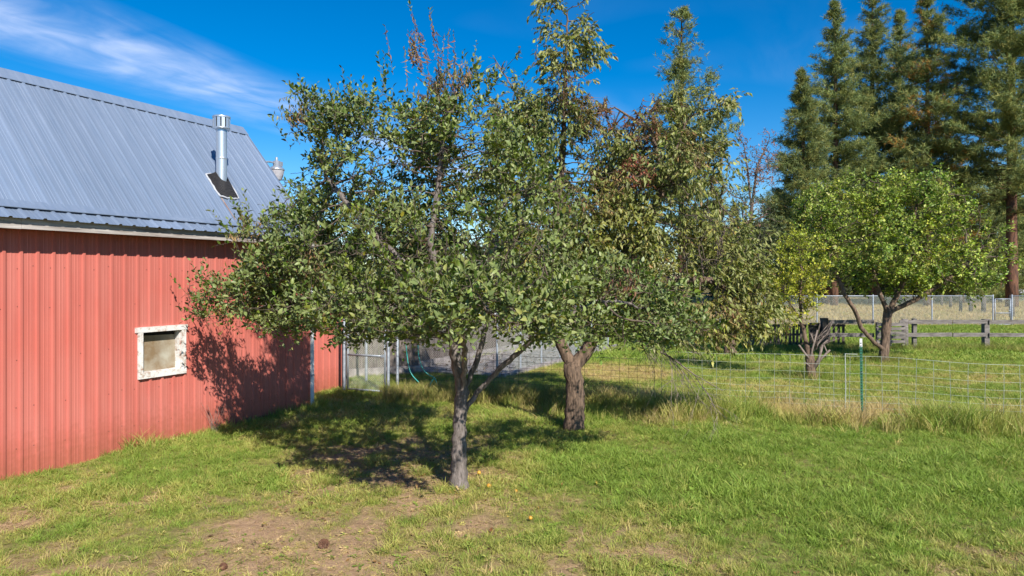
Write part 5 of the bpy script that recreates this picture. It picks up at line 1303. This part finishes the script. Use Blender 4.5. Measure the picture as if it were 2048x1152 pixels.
# fringe against the barn wall
t_ = rng.uniform(-.3, 10, 2600); vv = np.abs(rng.normal(scale=.16, size=2600)) + .03; p = BARN_C + t_[:, None] * BU + vv[:, None] * BN
s = rng.uniform(.4, 1.0, 2600) * (.15 + 1.1 * noise2(p[:, 0], p[:, 1], 1.2, 9, 2)) * np.where(t_ > 4.5, .6, 1)
scatter('wall_grass', 'longer grass growing against the foot of the red barn wall', p[:, 0], p[:, 1], np.where(rng.random(2600) < .12, kidx('tall', 2600), kidx('mid', 2600)), np.stack([s, s, s], 1), gcol(np.full(2600, .3), 2600))
# rough weeds round the rail fence and the far trunk feet
x = np.concatenate([rng.uniform(9.5, 21, 900), rng.normal(12.7, .5, 160), rng.normal(8.6, .4, 120)]); y = np.concatenate([rng.normal(27.7, .35, 900), rng.normal(24, .4, 160), rng.normal(20, .35, 120)]); n = len(x); s = rng.uniform(.4, .9, n)
scatter('tall_grass', 'rough weeds under the wooden rail fence and round the tree feet', x, y, kidx('tall', n), np.stack([s * 1.2, s * 1.2, s], 1), gcol(rng.uniform(.1, .6, n), n) * .8)
# dry field
n = 24000; x = rng.uniform(8, 75, n); y = rng.uniform(42, 92, n); s = rng.uniform(1.0, 1.9, n)
scatter('dry_grass', 'tall straw-coloured grass in the field beyond the chain-link fence', x, y, kidx('far', n), np.stack([s, s, s], 1), gcol(np.full(n, .95), n, .2) * .8)
# straw and litter on the bare ground
x, y = sample(5.2, 13, 110); d = dryness(x, y); m = d > .45; x, y = x[m], y[m]; n = len(x); s = rng.uniform(.6, 1.2, n)
scatter('straw_litter', 'dead straw and litter lying on the bare patch before the apple tree', x, y, kidx('flat', n), np.stack([s, s, s * .5], 1), np.array([.40, .29, .17]) * rng.uniform(.6, 1.2, (n, 1)), .3)

x = np.concatenate([rng.normal(-.9, 1.6, 260), rng.normal(1.3, 1.3, 260), rng.uniform(-6, 7, 160)]); y = np.concatenate([rng.normal(9.8, 1.3, 260), rng.normal(13.6, 1.0, 260), rng.uniform(6.5, 15, 160)]); n = len(x); s = rng.uniform(.5, 1.1, n)
u, v = barn_uv(x, y); m = v > .2; x, y, s = x[m], y[m], s[m]; n = len(x)
scatter('fallen_leaves', 'dry brown and yellow fallen leaves scattered under the fruit trees', x, y, kidx('leaf', n), np.stack([s, s, s * .6], 1), pick_cols(n, [(.24, .12, .05), (.34, .20, .08), (.42, .30, .07), (.16, .09, .05)], [3, 3, 1, 2]), .3)
a_ = rng.uniform(.3, 9.5, 900); b_ = rng.uniform(.1, 3.1, 900) ** 1.0; p = KA + a_[:, None] * kd + b_[:, None] * kp; s = rng.uniform(.6, 1.5, 900)
o = scatter('fallen_leaves', 'dry leaf litter lying on the kennel slab', p[:, 0], p[:, 1], kidx('leaf', 900), np.stack([s, s, s * .5], 1), pick_cols(900, [(.16, .10, .07), (.10, .07, .05), (.26, .18, .12)], [2, 2, 1]), .3)
o.location.z = .075
# ------------------------------------------------------------------ small things on the ground
def cone(label, x, y, s):
    g = ground(x, y); t = empty('pine_cone', (g[0], g[1], .035 * s)); tag(t, label, 'pine cone'); t.rotation_euler = (R(80), R(20), random.random() * 6)
    MB().lathe([(.004, -.05 * s), (.024 * s, -.03 * s), (.03 * s, 0), (.02 * s, .03 * s), (.003, .055 * s)], 10).build('core', M['cone'], t, True)
    mb = MB()
    for i in range(70):
        z = -.045 + .095 * i / 70; a = i * 2.399; r_ = (.034 * math.sin(math.pi * (i + 6) / 82) + .006) * s; c, sn = math.cos(a), math.sin(a)
        p = (c * r_ * .4, sn * r_ * .4, z * s); q = (c * r_ * 1.35, sn * r_ * 1.35, z * s + .008 * s); w_ = .010 * s
        mb.add([(p[0] - sn * w_ * .5, p[1] + c * w_ * .5, p[2]), (p[0] + sn * w_ * .5, p[1] - c * w_ * .5, p[2]), (q[0] + sn * w_, q[1] - c * w_, q[2]), (q[0] - sn * w_, q[1] + c * w_, q[2])], [(0, 1, 2, 3)])
    mb.build('scales', M['cone'], t)['kind'] = 'stuff'
cone('biggest brown pine cone lying on the worn lawn in front', 648, 1096, 1.15)
cone('smaller dark pine cone at the very bottom edge of the lawn', 446, 1140, .8)
cone('small pine cone half hidden in dry grass near the bare patch', 620, 1013, .7)
def fruit(label, x, y, r_):
    g = ground(x, y); t = empty('fallen_apple', (g[0], g[1], r_ + .02)); tag(t, label, 'fallen apple', 'windfalls round the apple trunk'); t.rotation_euler = (random.random(), random.random(), random.random() * 6)
    MB().lathe([(.002, -.85 * r_), (.5 * r_, -.92 * r_), (.9 * r_, -.5 * r_), (r_, .1 * r_), (.8 * r_, .65 * r_), (.35 * r_, .85 * r_), (.06 * r_, .65 * r_)], 14).build('flesh', M['fruit'], t, True)
    MB().tube([(0, 0, .6 * r_), (.006, 0, .95 * r_), (.014, 0, 1.3 * r_)], .0025, 5).build('stalk', M['bark_twig'], t)
fruit('bright orange windfall just right of the apple trunk base', 978, 979, .032)
fruit('orange windfall above the bright one, close behind the trunk foot', 958, 952, .03)
fruit('small yellow windfall right of the other two', 1032, 988, .022)
fruit('pale yellow windfall on the lawn below the apple tree', 1061, 1043, .024)
# loose dead weed stalks by the wall
ws = empty('dry_weed', tuple(barn_pt(2.75, .14, 0))); tag(ws, 'dry brown weed stalks standing against the red barn wall', 'weed'); mb = MB()
for i in range(14):
    q = Vector((random.uniform(-.25, .25), random.uniform(-.2, .2), random.uniform(.25, .6))); mb.tube([(random.uniform(-.08, .08), random.uniform(-.05, .05), -.02), q * .5 + Vector((.02, 0, .03)), q], [.004, .003, .0015], 4)
mb.build('stalks', M['bark_dead'], ws)['kind'] = 'stuff'
